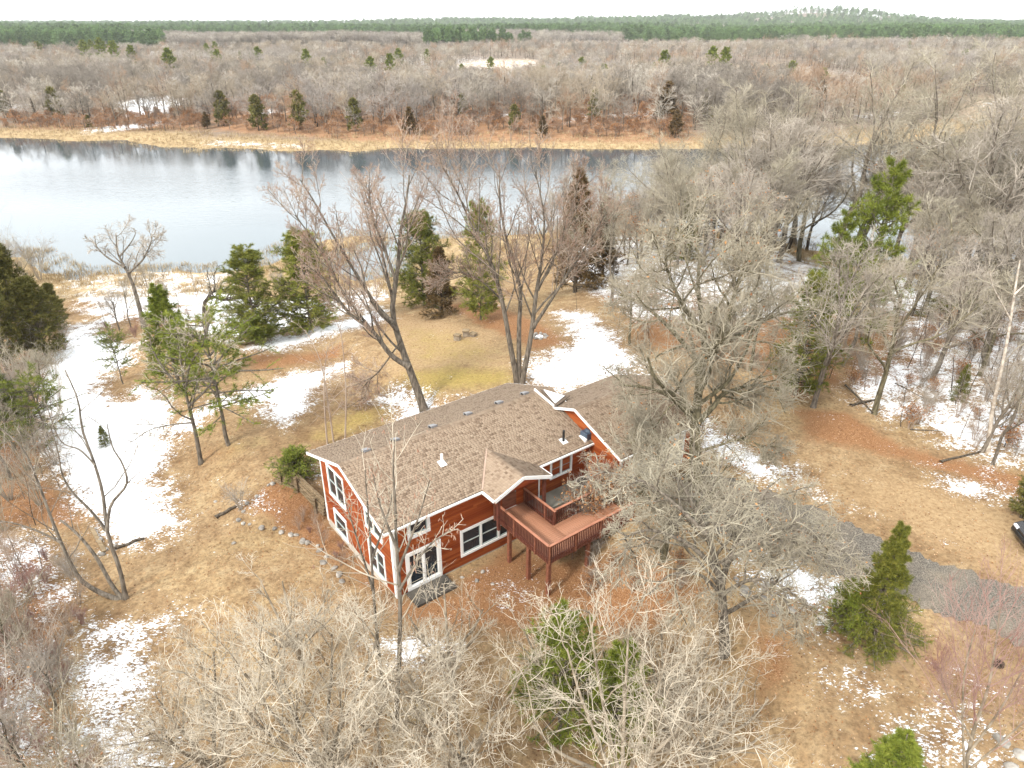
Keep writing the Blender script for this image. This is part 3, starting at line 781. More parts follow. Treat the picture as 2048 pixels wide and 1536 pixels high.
# ------------------------------------------------------------------ the house
M['red'] = mat('red_stained_cedar', (0.22, 0.036, 0.010), 0.55, (0.34, 0.070, 0.018), 1.2, 5, 0.35, 0.0, stretch=(1, 1, 9))
M['red_plank'] = tone_mat('red_stained_planks', [(0, (0.28, 0.053, 0.014)), (0.5, (0.38, 0.085, 0.022)), (1, (0.47, 0.130, 0.036))], 0.55, spec=0.35)
M['white'] = mat('white_trim', (0.74, 0.74, 0.72), 0.5, (0.80, 0.80, 0.78), 1.5)
M['sash'] = mat('grey_green_sash', (0.36, 0.42, 0.40), 0.5, (0.45, 0.50, 0.48), 2.0)
M['glass'] = mat('window_glass', (0.012, 0.018, 0.026), 0.06, (0.02, 0.03, 0.04), 0.8, spec=0.6)
M['concrete'] = mat('pale_concrete', (0.40, 0.37, 0.32), 0.9, (0.52, 0.48, 0.42), 1.6, 6, bump=0.15)
M['shingle'] = tone_mat('brown_asphalt_shingle', [(0, (0.135, 0.095, 0.066)), (0.30, (0.20, 0.145, 0.103)), (0.6, (0.25, 0.188, 0.135)), (1, (0.295, 0.23, 0.168))], 0.95, spec=0.15)
M['underlay'] = mat('roof_edge', (0.10, 0.075, 0.055), 0.9, (0.14, 0.105, 0.08), 4)
M['deckred'] = mat('deck_stain', (0.14, 0.050, 0.029), 0.6, (0.24, 0.095, 0.056), 2.0, 5, 0.3, 0.12, stretch=(1, 6, 6))
M['deckrail'] = mat('deck_rail_stain', (0.30, 0.125, 0.075), 0.6, (0.40, 0.18, 0.11), 2.0, 5, 0.3)
M['deckdark'] = mat('deck_baluster_stain', (0.075, 0.021, 0.014), 0.65, (0.13, 0.042, 0.026), 3.0, 4, 0.3)
M['deckboard'] = mat('deck_board_stain', (0.20, 0.088, 0.048), 0.55, (0.40, 0.195, 0.115), 1.2, 6, 0.4, 0.3, stretch=(1.0, 1.0, 1.0))
M['metal'] = mat('grey_metal', (0.20, 0.20, 0.21), 0.5, (0.28, 0.28, 0.29), 3, spec=0.5)
M['black'] = mat('black_pipe', (0.012, 0.012, 0.013), 0.5, (0.02, 0.02, 0.02), 3)
M['bluecap'] = mat('blue_grey_metal', (0.035, 0.055, 0.085), 0.4, (0.06, 0.085, 0.12), 3, spec=0.5)
M['door'] = mat('beige_door_panel', (0.52, 0.48, 0.41), 0.6, (0.58, 0.54, 0.47), 1.2)
M['snow'] = mat('snow', (0.78, 0.80, 0.83), 0.9, (0.86, 0.87, 0.88), 2.0, bump=0.3)

house = empty('house', (HO[0], HO[1], 0.0), HANG)
tag(house, 'red timber house with brown shingle roofs and white trim above the river', 'house')
EZ, RZ, RY = 4.80, 6.36, 4.28             # eave height, ridge height and ridge line of the main roof
GE, GR_, GY0, GY1 = 5.12, 6.62, -3.0, 4.9  # the garage roof
GRY = 0.95
def frame(kind):
    """maps (along, out, up) on a wall to house coordinates"""
    if kind == 'front': return lambda a, o, z: (a, -o, z)
    if kind == 'gable': return lambda a, o, z: (-o, a, z)
    if kind == 'garage_front': return lambda a, o, z: (a, -2.6-o, z)
    if kind == 'garage_side': return lambda a, o, z: (13.4-o, a, z)
    if kind == 'garage_right': return lambda a, o, z: (19.8+o, a, z)
    if kind == 'rear': return lambda a, o, z: (a, 8.55+o, z)
def fbox(mb, fr, a0, a1, o0, o1, z0, z1):
    p, q = fr(a0, o0, z0), fr(a1, o1, z1)
    mb.box(min(p[0], q[0]), max(p[0], q[0]), min(p[1], q[1]), max(p[1], q[1]), min(z0, z1), max(z0, z1)); return mb

# core walls
w = MB(); w.box(0.03, 13.6, 0.03, 8.52, -0.2, 4.86)
w.poly([(0.03, 0.03, 4.86), (0.03, 8.52, 4.86), (0.03, RY, 6.20)], (13.5, 0, 0))
w.build('wall', M['red'], house)
w = MB(); w.box(13.43, 19.77, -2.57, 4.5, 1.5, 5.13)
w.poly([(13.43, -2.57, 5.13), (13.43, 4.5, 5.13), (13.43, GRY, 6.42)], (6.34, 0, 0))
w.build('wall', M['red'], house)
f = MB(); f.box(-0.02, 13.62, -0.02, 8.57, -1.4, 0.12); f.build('foundation', M['concrete'], house)

# lapped siding: one mesh of boards for each face of the house
def siding(fr, a0, a1, z0, top, holes=(), step=0.15):
    V, F, T = [], [], []; n = 0; z = z0; rng = random.Random(int(a1*10+z0*100))
    while True:
        lo, hi = a0, a1
        if callable(top):
            xs = [a0+(a1-a0)*i/200 for i in range(201) if top(a0+(a1-a0)*i/200) > z+step]
            if not xs: break
            lo, hi = min(xs), max(xs)
        elif z+step > top+1e-6: break
        spans = [(lo, hi)]
        for (h0, h1, y0, y1) in holes:
            if z+step > y0 and z < y1:
                spans = [s for (p, q) in spans for s in ((p, min(q, h0)), (max(p, h1), q)) if s[1]-s[0] > 0.02]
        for (p, q) in spans:
            x = p
            while x < q-1e-6:
                e = min(q, x+rng.uniform(2.4, 4.2)); e = q if q-e < 0.5 else e
                for (o, zz) in ((0.045, z), (0.02, z+step), (0.0, z)): V += [fr(x+0.002, o, zz), fr(e-0.002, o, zz)]
                F += [(n, n+1, n+3, n+2), (n, n+4, n+5, n+1)]; t = rng.random(); T += [t]*6; n += 6; x = e
        z += step
    o = link('siding', mesh_np('siding', V, [F], M['red_plank'], attr=dict(tone=T))); kid(house, o); o['kind'] = 'stuff'
gable_top = lambda a: EZ+0.02+(RZ-EZ)*(1-abs(a-RY)/4.6)
H_FRONT = [(0.62, 2.76, 0.3, 2.62), (0.85, 2.2, 3.45, 4.8), (4.0, 7.95, 0.7, 2.5), (6.85, 7.85, 2.55, 4.7)]
H_GABLE = [(5.38, 7.62, 2.40, 4.60), (5.65, 7.4, -0.1, 1.5), (1.0, 2.95, 2.95, 4.55), (1.0, 2.9, 0.25, 2.15)]
siding(frame('front'), 0.12, 13.55, 0.12, 4.75, H_FRONT)
siding(frame('gable'), 0.12, 8.43, 0.12, gable_top, H_GABLE)
siding(frame('garage_front'), 13.5, 19.7, 1.6, 5.0, [(14.75, 18.95, 1.5, 4.55)])
siding(frame('garage_side'), -2.5, 4.4, 1.6, lambda a: GE-0.05+(GR_-GE)*(1-abs(a-GRY)/3.95))
siding(frame('garage_right'), -2.5, 4.4, 1.6, lambda a: GE-0.05+(GR_-GE)*(1-abs(a-GRY)/3.95))

# corner boards and trim
for fr, a in ((('front'), 0.0), (('front'), 13.43)):
    fbox(MB(), frame(fr), a, a+0.14, -0.02, 0.062, 0.05, 4.72).build('corner_board', M['white'], house)
fbox(MB(), frame('gable'), -0.062, 0.13, -0.02, 0.065, 0.05, 4.72).build('corner_board', M['white'], house)
fbox(MB(), frame('gable'), 8.42, 8.56, -0.02, 0.062, 1.15, 4.70).build('corner_board', M['white'], house)
fbox(MB(), frame('gable'), 8.36, 8.56, -0.02, 0.075, -0.1, 1.15).build('corner_board', M['white'], house)
for a in (13.36, 14.42, 19.65):
    fbox(MB(), frame('garage_front'), a, a+0.15, -0.02, 0.065, 1.6, 5.02).build('corner_board', M['white'], house)

# windows: white casing > sash > panes
def window(fr, a0, a1, z0, z1, n=1, rails=1, casing=0.14, dark_sash=True, name='window'):
    fr = frame(fr); c = MB()
    fbox(c, fr, a0, a1, -0.02, 0.075, z1-casing, z1); fbox(c, fr, a0, a1, -0.02, 0.085, z0, z0+casing)
    fbox(c, fr, a0, a0+casing, -0.02, 0.07, z0+casing, z1-casing); fbox(c, fr, a1-casing, a1, -0.02, 0.07, z0+casing, z1-casing)
    wdt = (a1-a0-2*casing)/n
    for k in range(1, n):
        x = a0+casing+k*wdt; fbox(c, fr, x-0.05, x+0.05, -0.02, 0.066, z0+casing, z1-casing)
    o = c.build(name, M['white'], house)
    for k in range(n):
        p = a0+casing+k*wdt+(0.05 if k else 0); q = a0+casing+(k+1)*wdt-(0.05 if k < n-1 else 0)
        b, t = z0+casing, z1-casing; s = 0.05; m = MB()
        fbox(m, fr, p, p+s, -0.02, 0.045, b, t); fbox(m, fr, q-s, q, -0.02, 0.045, b, t)
        fbox(m, fr, p+s, q-s, -0.02, 0.045, b, b+s+0.03); fbox(m, fr, p+s, q-s, -0.02, 0.045, t-s, t)
        for r in range(1, rails+1):
            zz = b+(t-b)*r/(rails+1); fbox(m, fr, p+s, q-s, -0.02, 0.04, zz-0.025, zz+0.025)
        m.build('sash', M['sash' if dark_sash else 'white'], o)
        g_ = MB(); ks = rails+1
        for r in range(ks):
            lo = b+(t-b)*r/ks; hi = b+(t-b)*(r+1)/ks
            g_ = MB(); fbox(g_, fr, p+s*0.5, q-s*0.5, -0.03, 0.012-0.006*(r % 2), lo, hi); g_.build('pane', M['glass'], o)
    return o
window('front', 0.62, 2.76, 0.16, 2.62, 2, 0, 0.2, False, 'patio_door')
window('front', 0.85, 2.2, 3.45, 4.62, 1, 0, 0.18)
window('front', 4.0, 7.95, 0.7, 2.5, 3, 1, 0.15)
window('gable', 5.38, 7.62, 2.40, 4.60, 2, 1, 0.16)
window('gable', 5.65, 7.4, -0.1, 1.5, 1, 1, 0.16)
window('gable', 1.0, 2.95, 2.95, 4.55, 2, 1, 0.14)
window('gable', 1.0, 2.9, 0.25, 2.15, 2, 1, 0.14)
window('front', 10.3, 12.0, 3.2, 4.5, 2, 1, 0.12)
# entry door under the porch gable, and the garage door with its sections
d = fbox(MB(), frame('front'), 6.85, 7.85, -0.02, 0.03, 2.62, 4.68).build('entry_door', M['deckred'], house)
fbox(MB(), frame('front'), 7.08, 7.62, 0.0, 0.036, 3.6, 4.5).build('pane', M['glass'], d)
MB().cyl((7.75, -0.03, 3.55), (7.75, -0.09, 3.55), 0.035).build('handle', M['metal'], d)
gd = MB(); fr = frame('garage_front')
fbox(gd, fr, 14.75, 14.9, -0.02, 0.08, 1.9, 4.55); fbox(gd, fr, 18.8, 18.95, -0.02, 0.08, 1.9, 4.55); fbox(gd, fr, 14.9, 18.8, -0.02, 0.08, 4.4, 4.55)
gd = gd.build('garage_door', M['white'], house)
for r in range(4):
    fbox(MB(), fr, 14.9, 18.8, -0.02, 0.03, 2.22+r*0.545, 2.22+r*0.545+0.535).build('panel', M['door'], gd, 0.012)

# roofs: a slab, its fascia, and the shingles on it
def plane_fn(o, u, v): o, u, v = map(np.array, (o, u, v)); return lambda a, b, h: o+a[..., None]*u+b[..., None]*v+h[..., None]*np.cross(u, v)
def inside(pts, X, Y):
    return poly_sd(X, Y, pts) > 0
def shingles(name, roof, o, u, v, outline, seed, expo=0.14, w=0.21):
    """real shingle tabs laid in courses over an outline in roof-plane coordinates"""
    rng = np.random.default_rng(seed)
    o = np.array(o, float); u = unit(np.array(u, float)); v = unit(np.array(v, float)); nrm = unit(np.cross(u, v))
    if nrm[2] < 0: nrm = -nrm
    pts = np.array(outline, float); x0, y0 = pts.min(0); x1, y1 = pts.max(0)
    A, B, Wd, T = [], [], [], []
    for r in range(int((y1-y0)/expo)+1):
        x = x0-rng.uniform(0, w); b = y0+r*expo; ctone = rng.normal(0, 0.05)
        while x < x1:
            ww = w*rng.choice([0.7, 0.85, 1.0, 1.1]); A.append(x); B.append(b); Wd.append(ww-0.012)
            T.append(np.clip((0.24 if rng.random() < 0.25 else 0.66)+rng.normal(0, 0.10)+ctone, 0, 1)); x += ww
    A, B, Wd, T = map(np.array, (A, B, Wd, T))
    # clip each tab to the outline in steps: keep tabs whose middle is inside, trim ends
    def span(bb):
        hits = []
        for (p, q) in zip(pts, np.roll(pts, -1, 0)):
            lo, hi = (p, q) if p[1] < q[1] else (q, p)
            if lo[1] <= bb < hi[1]: hits.append(lo[0]+(bb-lo[1])/(hi[1]-lo[1])*(hi[0]-lo[0]))
        return sorted(hits)
    rows = {}
    L, Rr = np.zeros(len(A)), np.zeros(len(A)); keep = np.zeros(len(A), bool)
    for i in range(len(A)):
        key = round(B[i], 4)
        if key not in rows: rows[key] = span(B[i]+expo*0.5)
        h = rows[key]
        for (p, q) in zip(h[::2], h[1::2]):
            lo, hi = max(A[i], p), min(A[i]+Wd[i], q)
            if hi-lo > 0.03: L[i], Rr[i], keep[i] = lo, hi, True
    A, B, T, L, Rr = A[keep], B[keep], T[keep], L[keep], Rr[keep]
    lift = 0.024+0.012*rng.random(len(A))*(T > 0.35)
    top = np.minimum(B+expo*1.25, y1)
    def at(a, b, h): return o+a[:, None]*u+b[:, None]*v+h[:, None]*nrm
    z = np.zeros(len(A))
    V = np.stack([at(L, B, lift), at(Rr, B, lift), at(Rr, top, z+0.006), at(L, top, z+0.006), at(L, B, z), at(Rr, B, z)], 1).reshape(-1, 3)
    k = np.arange(len(A))[:, None]*6
    F = np.concatenate([k+np.array([[0, 1, 2, 3]]), k+np.array([[4, 5, 1, 0]])])
    F3 = np.concatenate([k+np.array([[4, 0, 3]]), k+np.array([[1, 5, 2]])])
    s = link('shingles', mesh_np('shingles', V, [F, F3], M['shingle'], attr=dict(tone=np.repeat(T, 6)))); kid(roof, s); s['kind'] = 'stuff'
def slab(name, quad, th=0.1):
    return MB().poly(quad, (0, 0, -th)).build(name, M['underlay'], house)
def rake(a, b, h=0.15, t=0.045, out_=(0, 0, 0)):
    a, b = Vector(a)+Vector(out_), Vector(b)+Vector(out_)
    return MB().bar(a-Vector((0, 0, h*0.45)), b-Vector((0, 0, h*0.45)), t, h).build('fascia', M['white'], house)

MX0, MX1, MY0, MY1 = -0.6, 14.0, -0.35, 8.9
sl = math.hypot(RY-MY0, RZ-EZ)
rf = slab('roof', [(MX0, MY0, EZ), (MX1, MY0, EZ), (MX1, RY, RZ), (MX0, RY, RZ)])
vdir = (0, RY-MY0, RZ-EZ)
PG = (7.22, 1.92, 5.52, 1.9)     # porch gable: middle, half width, ridge height, where its ridge meets the main roof
vmeet = math.hypot(PG[3]-MY0, (PG[3]-MY0)*(RZ-EZ)/(RY-MY0))
shingles('front', rf, (MX0, MY0, EZ), (1, 0, 0), vdir,
         [(0, 0), (PG[0]-PG[1]+0.15-MX0, 0), (PG[0]-MX0, vmeet-0.05), (PG[0]+PG[1]-0.15-MX0, 0), (MX1-MX0, 0), (MX1-MX0, sl), (0, sl)], 1)
rb = slab('roof', [(MX1, MY1, EZ), (MX0, MY1, EZ), (MX0, RY, RZ), (MX1, RY, RZ)])
shingles('rear', rb, (MX1, MY1, EZ), (-1, 0, 0), (0, RY-MY1, RZ-EZ), [(0, 0), (MX1-MX0, 0), (MX1-MX0, sl), (0, sl)], 2)
def ridge_caps(roof, a, b, half=0.15, drop=0.05):
    a, b = Vector(a), Vector(b); n = int((b-a).length/0.16); d = (b-a)/n; side = Vector((-d.y, d.x, 0)).normalized()*half
    V, F, T = [], [], []; rng = random.Random(n)
    for i in range(n):
        p = a+d*i; q = a+d*(i+1.3); k = len(V); up = Vector((0, 0, 0.055)); lo = Vector((0, 0, 0.022))
        V += [tuple(p+up), tuple(p-side-Vector((0, 0, drop))+up), tuple(p+side-Vector((0, 0, drop))+up), tuple(q+lo), tuple(q-side-Vector((0, 0, drop))+lo), tuple(q+side-Vector((0, 0, drop))+lo)]
        F += [(k, k+3, k+4, k+1), (k, k+2, k+5, k+3)]; T += [rng.uniform(0.25, 0.8)]*6
    s = link('ridge_caps', mesh_np('ridge_caps', V, [F], M['shingle'], attr=dict(tone=T))); kid(roof, s); s['kind'] = 'stuff'
ridge_caps(rf, (MX0, RY, RZ), (MX1, RY, RZ))
rake((MX0-0.025, MY0, EZ), (MX0-0.025, RY, RZ)); rake((MX0-0.025, RY, RZ), (MX0-0.025, MY1, EZ))
rake((MX1+0.025, MY0, EZ), (MX1+0.025, RY, RZ)); rake((MX1+0.025, RY, RZ), (MX1+0.025, MY1, EZ))
def gutter(a, b):
    return MB().bar(Vector(a)+Vector((0, 0, -0.08)), Vector(b)+Vector((0, 0, -0.08)), 0.09, 0.10).build('gutter', M['white'], house)
gutter((MX0, MY0-0.06, EZ), (PG[0]-PG[1]+0.1, MY0-0.06, EZ)); gutter((PG[0]+PG[1]-0.1, MY0-0.06, EZ), (MX1, MY0-0.06, EZ))
gutter((MX0, MY1+0.06, EZ), (MX1, MY1+0.06, EZ))
MB().box(MX0+0.05, MX1-0.05, MY0+0.02, 0.0, EZ-0.12, EZ-0.105).build('soffit', M['white'], house)

# the porch gable over the entry
PY = -1.5
def porch_plane(sgn):
    e = PG[0]+sgn*PG[1]
    q = [(e, PY, EZ), (e, MY0-0.02, EZ), (PG[0], PG[3], PG[2]), (PG[0], PY, PG[2])]
    r = MB().poly([(x, y, z+0.01) for x, y, z in q], (0, 0, -0.09)).build('roof', M['underlay'], house)
    if sgn < 0:
        shingles('porch', r, (e, PY, EZ+0.01), (0, 1, 0), (PG[1], 0, PG[2]-EZ), [(0, 0), (MY0-PY+0.05, 0), (PG[3]-PY, math.hypot(PG[1], PG[2]-EZ)), (0, math.hypot(PG[1], PG[2]-EZ))], 5)
    else:
        shingles('porch', r, (e, PY, EZ+0.01), (0, 1, 0), (-PG[1], 0, PG[2]-EZ), [(0, 0), (MY0-PY+0.05, 0), (PG[3]-PY, math.hypot(PG[1], PG[2]-EZ)), (0, math.hypot(PG[1], PG[2]-EZ))], 6)
    rake((e, PY-0.025, EZ+0.01), (PG[0], PY-0.025, PG[2]+0.01), 0.2)
    MB().bar((e+sgn*0.05, PY, EZ-0.06), (e+sgn*0.05, MY0-0.12, EZ-0.06), 0.1, 0.12).build('gutter', M['white'], house)
    return r
pl = porch_plane(-1); pr = porch_plane(1)
ridge_caps(pr, (PG[0], PY, PG[2]+0.02), (PG[0], PG[3], PG[2]+0.02), 0.12, 0.04)
MB().bar((PG[0]-PG[1]+0.02, MY0, EZ+0.05), (PG[0], PG[3], PG[2]+0.05), 0.09, 0.03).build('valley_flashing', mat('copper_flashing', (0.30, 0.21, 0.16), 0.4, (0.36, 0.26, 0.2), 3), house)
MB().poly([(PG[0]-1.75, PY+0.16, EZ-0.02), (PG[0]+1.75, PY+0.16, EZ-0.02), (PG[0], PY+0.16, PG[2]-0.13)], (0, 0.06, 0)).build('gable_panel', M['red'], house)
for a in (PG[0]-1.55, PG[0]+1.6):
    MB().box(a-0.08, a+0.08, PY+0.12, PY+0.28, 2.6, EZ-0.05).build('porch_post', M['deckdark'], house)
for a in (PG[0]+1.85,):
    MB().cyl((a, MY0-0.2, EZ-0.15), (a, MY0-0.2, 2.7), 0.045, k=8).build('downspout', M['white'], house)

# garage roof
GX0, GX1 = 12.95, 20.3
gs = math.hypot(GRY-GY0, GR_-GE); gs2 = math.hypot(GY1-GRY, GR_-GE)
gf = slab('roof', [(GX0, GY0, GE), (GX1, GY0, GE), (GX1, GRY, GR_), (GX0, GRY, GR_)])
shingles('garage', gf, (GX0, GY0, GE), (1, 0, 0), (0, GRY-GY0, GR_-GE), [(0, 0), (GX1-GX0, 0), (GX1-GX0, gs), (0, gs)], 3)
gb = slab('roof', [(GX1, GY1, GE), (GX0+0.4, GY1, GE), (GX0, GRY, GR_), (GX1, GRY, GR_)])
shingles('garage_rear', gb, (GX1, GY1, GE), (-1, 0, 0), (0, GRY-GY1, GR_-GE), [(0, 0), (GX1-GX0-0.4, 0), (GX1-GX0, gs2), (0, gs2)], 4)
ridge_caps(gf, (GX0, GRY, GR_), (GX1, GRY, GR_))
rake((GX0-0.025, GY0, GE), (GX0-0.025, GRY, GR_)); rake((GX0-0.025, GRY, GR_), (GX0-0.025, 3.3, GR_-(3.3-GRY)*(GR_-GE)/(GY1-GRY)+0.03))
rake((GX1+0.025, GY0, GE), (GX1+0.025, GRY, GR_)); rake((GX1+0.025, GRY, GR_), (GX1+0.025, GY1, GE))
gutter((GX0, GY0-0.06, GE), (GX1, GY0-0.06, GE)); gutter((GX1, GY1+0.06, GE), (GX0+1.2, GY1+0.06, GE))
# the little cricket behind the garage gable, with snow caught in it
MB().poly([(12.9, 2.6, 6.02), (13.1, 4.35, 6.44), (14.6, 3.2, 5.98)], (0, 0, 0.05)).build('cricket', M['underlay'], house)
rake((12.75, 4.5, 6.60), (12.9, 2.75, 6.12), 0.16)
MB().poly([(13.08, 2.85, 6.10), (13.25, 4.2, 6.44), (14.2, 3.25, 6.10)], (0, 0, 0.06)).build('snow_drift', M['snow'], house, 0.02)

# things let into the roofs
def roof_z(y): return EZ+(y-MY0)*(RZ-EZ)/(RY-MY0) if y < RY else RZ-(y-RY)*(RZ-EZ)/(MY1-RY)
for x in (1.3, 3.1, 5.55, 8.0, 10.3, 12.3):
    y = RY+0.62; z = roof_z(y)
    o = MB().poly([(x-0.2, y-0.2, z+0.06), (x+0.2, y-0.2, z+0.06), (x+0.2, y-0.2, z+0.2), (x-0.2, y-0.2, z+0.24)], (0, 0.42, -0.13)).build('roof_vent', M['metal'], house)
    MB().box(x-0.207, x-0.201, y-0.14, y+0.14, z-0.02, z+0.13).build('louvre', M['black'], o)
for x, y, m_, h in ((4.35, 2.05, 'white', 0.62), (11.7, 0.45, 'black', 0.75)):
    z = roof_z(y)
    o = MB().cyl((x, y, z-0.05), (x, y, z+h), 0.075, k=12).build('vent_pipe', M[m_], house)
    MB().poly([(x-0.2, y-0.22, z-0.035), (x+0.2, y-0.22, z-0.035), (x+0.2, y+0.2, z+0.11), (x-0.2, y+0.2, z+0.11)], (0, 0, 0.02)).build('flashing', M['white'], o)
z = roof_z(0.15)
o = MB().box(13.0, 13.75, -0.15, 0.45, z-0.1, z+0.38).build('chimney_cap', M['bluecap'], house, 0.03)
MB().cyl((13.4, 0.15, z+0.38), (13.4, 0.15, z+0.52), 0.24, 0.17).build('cowl', M['bluecap'], o)
MB().box(12.85, 13.0, -0.2, 0.5, z-0.09, z+0.10).build('flashing', M['white'], o)

# ------------------------------------------------------------------ the deck
deck = empty('deck', (HO[0], HO[1], 0.0), HANG)
tag(deck, 'L-shaped raised red-brown timber deck with balusters along the front of the house', 'deck')
DZ = 2.52; RT = DZ+0.95
X0, X1, Y0, YI, XI = 6.35, 12.4, -4.7, -2.75, 8.3
bm_ = MB().box(0, XI-X0, 0, 0.135, -0.035, 0).mesh('deck_board', M['deckboard'], 0.006)
y = Y0+0.02
while y < -0.08:
    o = link('deck_board', bm_); o.location = (X0, y, DZ); kid(deck, o); y += 0.145
bm2 = MB().box(0, 0.135, 0, YI-Y0, -0.035, 0).mesh('deck_board', M['deckboard'], 0.006)
x = XI+0.01
while x < X1-0.1:
    o = link('deck_board', bm2); o.location = (x, Y0+0.02, DZ); kid(deck, o); x += 0.145
def beam(a, b, w_=0.06, h=0.24, nm='rim_joist', m_='deckred'): return MB().bar(a, b, w_, h).build(nm, M[m_], deck)
for a, b in (((X0-0.03, -0.06, 0), (X0-0.03, Y0, 0)), ((X0, Y0-0.03, 0), (X1, Y0-0.03, 0)), ((XI+0.03, -0.06, 0), (XI+0.03, YI, 0)), ((XI+0.06, YI+0.03, 0), (X1, YI+0.03, 0)), ((X1+0.03, Y0, 0), (X1+0.03, YI, 0))):
    beam((a[0], a[1], DZ-0.155), (b[0], b[1], DZ-0.155))
for yy in (-1.3, -3.0): beam((X0, yy, DZ-0.34), (XI, yy, DZ-0.34), 0.08, 0.2, 'joist', 'deckdark')
for (px, py) in ((X0+0.05, -1.3), (X0+0.05, -3.0), (X0+0.1, Y0+0.1), (9.2, Y0+0.1), (11.6, Y0+0.1), (XI-0.1, -1.3), (XI-0.1, YI-0.1)):
    wx, wy = HO+HA*px+HB*py; zg = float(terrain(np.array([wx]), np.array([wy]))[0])
    MB().box(px-0.1, px+0.1, py-0.1, py+0.1, zg-0.3, DZ-0.24).build('post', M['deckred'], deck, 0.008)
bal = MB().box(-0.022, 0.022, -0.022, 0.022, -0.2, RT-DZ-0.04).mesh('baluster', M['deckdark'])
rp = MB().box(-0.05, 0.05, -0.05, 0.05, -0.28, RT-DZ-0.03).mesh('rail_post', M['deckred'], 0.005)
def railing(a, b):
    a, b = Vector((*a, 0)), Vector((*b, 0)); L = (b-a).length; n = int(L/0.125)
    for i in range(n+1):
        p = a+(b-a)*(i/n)
        o = link('baluster' if i % 14 else 'rail_post', bal if i % 14 else rp); o.location = (p.x, p.y, DZ); o.rotation_euler = (0, 0, math.atan2(b.y-a.y, b.x-a.x)); kid(deck, o)
    d_ = (b-a).normalized()*0.07
    MB().bar(a-d_+Vector((0, 0, RT)), b+d_+Vector((0, 0, RT)), 0.14, 0.045).build('handrail', M['deckrail'], deck, 0.006)
    MB().bar(a+Vector((0, 0, RT-0.075)), b+Vector((0, 0, RT-0.075)), 0.05, 0.07).build('rail_bar', M['deckdark'], deck)
    MB().bar(a+Vector((0, 0, DZ+0.1)), b+Vector((0, 0, DZ+0.1)), 0.05, 0.06).build('rail_bar', M['deckdark'], deck)
railing((X0-0.08, -0.12), (X0-0.08, Y0-0.01)); railing((X0-0.01, Y0-0.085), (X1, Y0-0.085))
railing((XI+0.08, -0.12), (XI+0.08, YI+0.01)); railing((XI+0.16, YI+0.085), (11.35, YI+0.085)); railing((11.35, YI+0.25), (12.3, YI+0.95))

# ------------------------------------------------------------------ house yard: slab, planter, driveway
def local(x, y, z=0): p = HO+HA*x+HB*y; return (p[0], p[1], z)
M['asphalt'] = None
def drive_material():
    m = mat('worn_asphalt', (0.055, 0.048, 0.040), 0.95, (0.20, 0.180, 0.150), 16, 6, 0.1, bump=0.12, lo=0.36, hi=0.66)
    n = m.node_tree.nodes; l = m.node_tree.links; b = n['Principled BSDF']
    src = b.inputs['Base Color'].links[0].from_socket; t = n.new('ShaderNodeTexCoord')
    for sc_, lo_, hi_, c_, f_ in ((0.45, 0.42, 0.75, (0.25, 0.20, 0.145, 1), 0.6), (2.2, 0.52, 0.72, (0.075, 0.066, 0.056, 1), 0.45), (7.0, 0.60, 0.68, (0.30, 0.26, 0.21, 1), 0.5)):
        z = n.new('ShaderNodeTexNoise'); z.inputs['Scale'].default_value = sc_; z.inputs['Detail'].default_value = 6; l.new(t.outputs['Object'], z.inputs['Vector'])
        r = n.new('ShaderNodeMapRange'); r.inputs['From Min'].default_value = lo_; r.inputs['From Max'].default_value = hi_; r.inputs['To Max'].default_value = f_; l.new(z.outputs['Fac'], r.inputs['Value'])
        x = n.new('ShaderNodeMixRGB'); x.inputs['Color2'].default_value = c_; l.new(r.outputs['Result'], x.inputs['Fac']); l.new(src, x.inputs['Color1']); src = x.outputs['Color']
    l.new(src, b.inputs['Base Color'])
    return m
M['asphalt'] = drive_material()
def draped(name, pts, m, lift, step=0.35, jag=0.24):
    """a sheet laid over the land inside an outline with a ragged border"""
    P = np.array(pts, float); x0, y0 = P.min(0)-0.5; x1, y1 = P.max(0)+0.5
    xs, ys = np.arange(x0, x1, step), np.arange(y0, y1, step); X, Y = np.meshgrid(xs, ys)
    sd = poly_sd(X, Y, P)+jag*wob(X, Y, 2.4, 3)+jag*wob(X, Y, 5.0, 4)
    ny_, nx_ = X.shape; i = np.arange(nx_*ny_).reshape(ny_, nx_)
    ok = sd > 0; q = ok[:-1, :-1] & ok[1:, :-1] & ok[:-1, 1:] & ok[1:, 1:]
    F = np.stack([i[:-1, :-1], i[:-1, 1:], i[1:, 1:], i[1:, :-1]], -1)[q]
    Z = terrain(X.ravel(), Y.ravel())+lift*np.clip(sd.ravel()/0.4, 0.0, 1)
    used, inv = np.unique(F, return_inverse=True)
    V = np.stack([X.ravel(), Y.ravel(), Z], 1)[used]
    return link(name, mesh_np(name, V, [inv.reshape(-1, 4)], m, smooth=True))
drv = px_poly([(1290,985),(1375,940),(1420,925),(1480,960),(1560,985),(1680,1035),(1790,1090),(1900,1130),(2060,1178),(2400,1270),(2400,1420),(2060,1300),(1960,1262),(1830,1212),(1735,1178),(1640,1146),(1560,1118),(1450,1082),(1340,1040)])
tag(draped('driveway', drv, M['asphalt'], 0.05, 0.25), kind='structure')
s = MB().box(0.5, 2.9, -1.25, -0.1, -0.3, 0.15).build('door_slab', mat('grey_slab', (0.035, 0.032, 0.027), 0.9, (0.085, 0.076, 0.064), 1.4, 6, bump=0.2))
s.location = (HO[0], HO[1], 0); s.rotation_euler = (0, 0, HANG); tag(s, kind='structure')
s = MB().box(8.6, 13.3, -1.35, -0.05, 1.9, 2.40).build('patio', mat('grey_patio', (0.17, 0.165, 0.135), 0.9, (0.25, 0.24, 0.20), 1.4, 6, bump=0.2))
s.location = (HO[0], HO[1], 0); s.rotation_euler = (0, 0, HANG); tag(s, kind='structure')
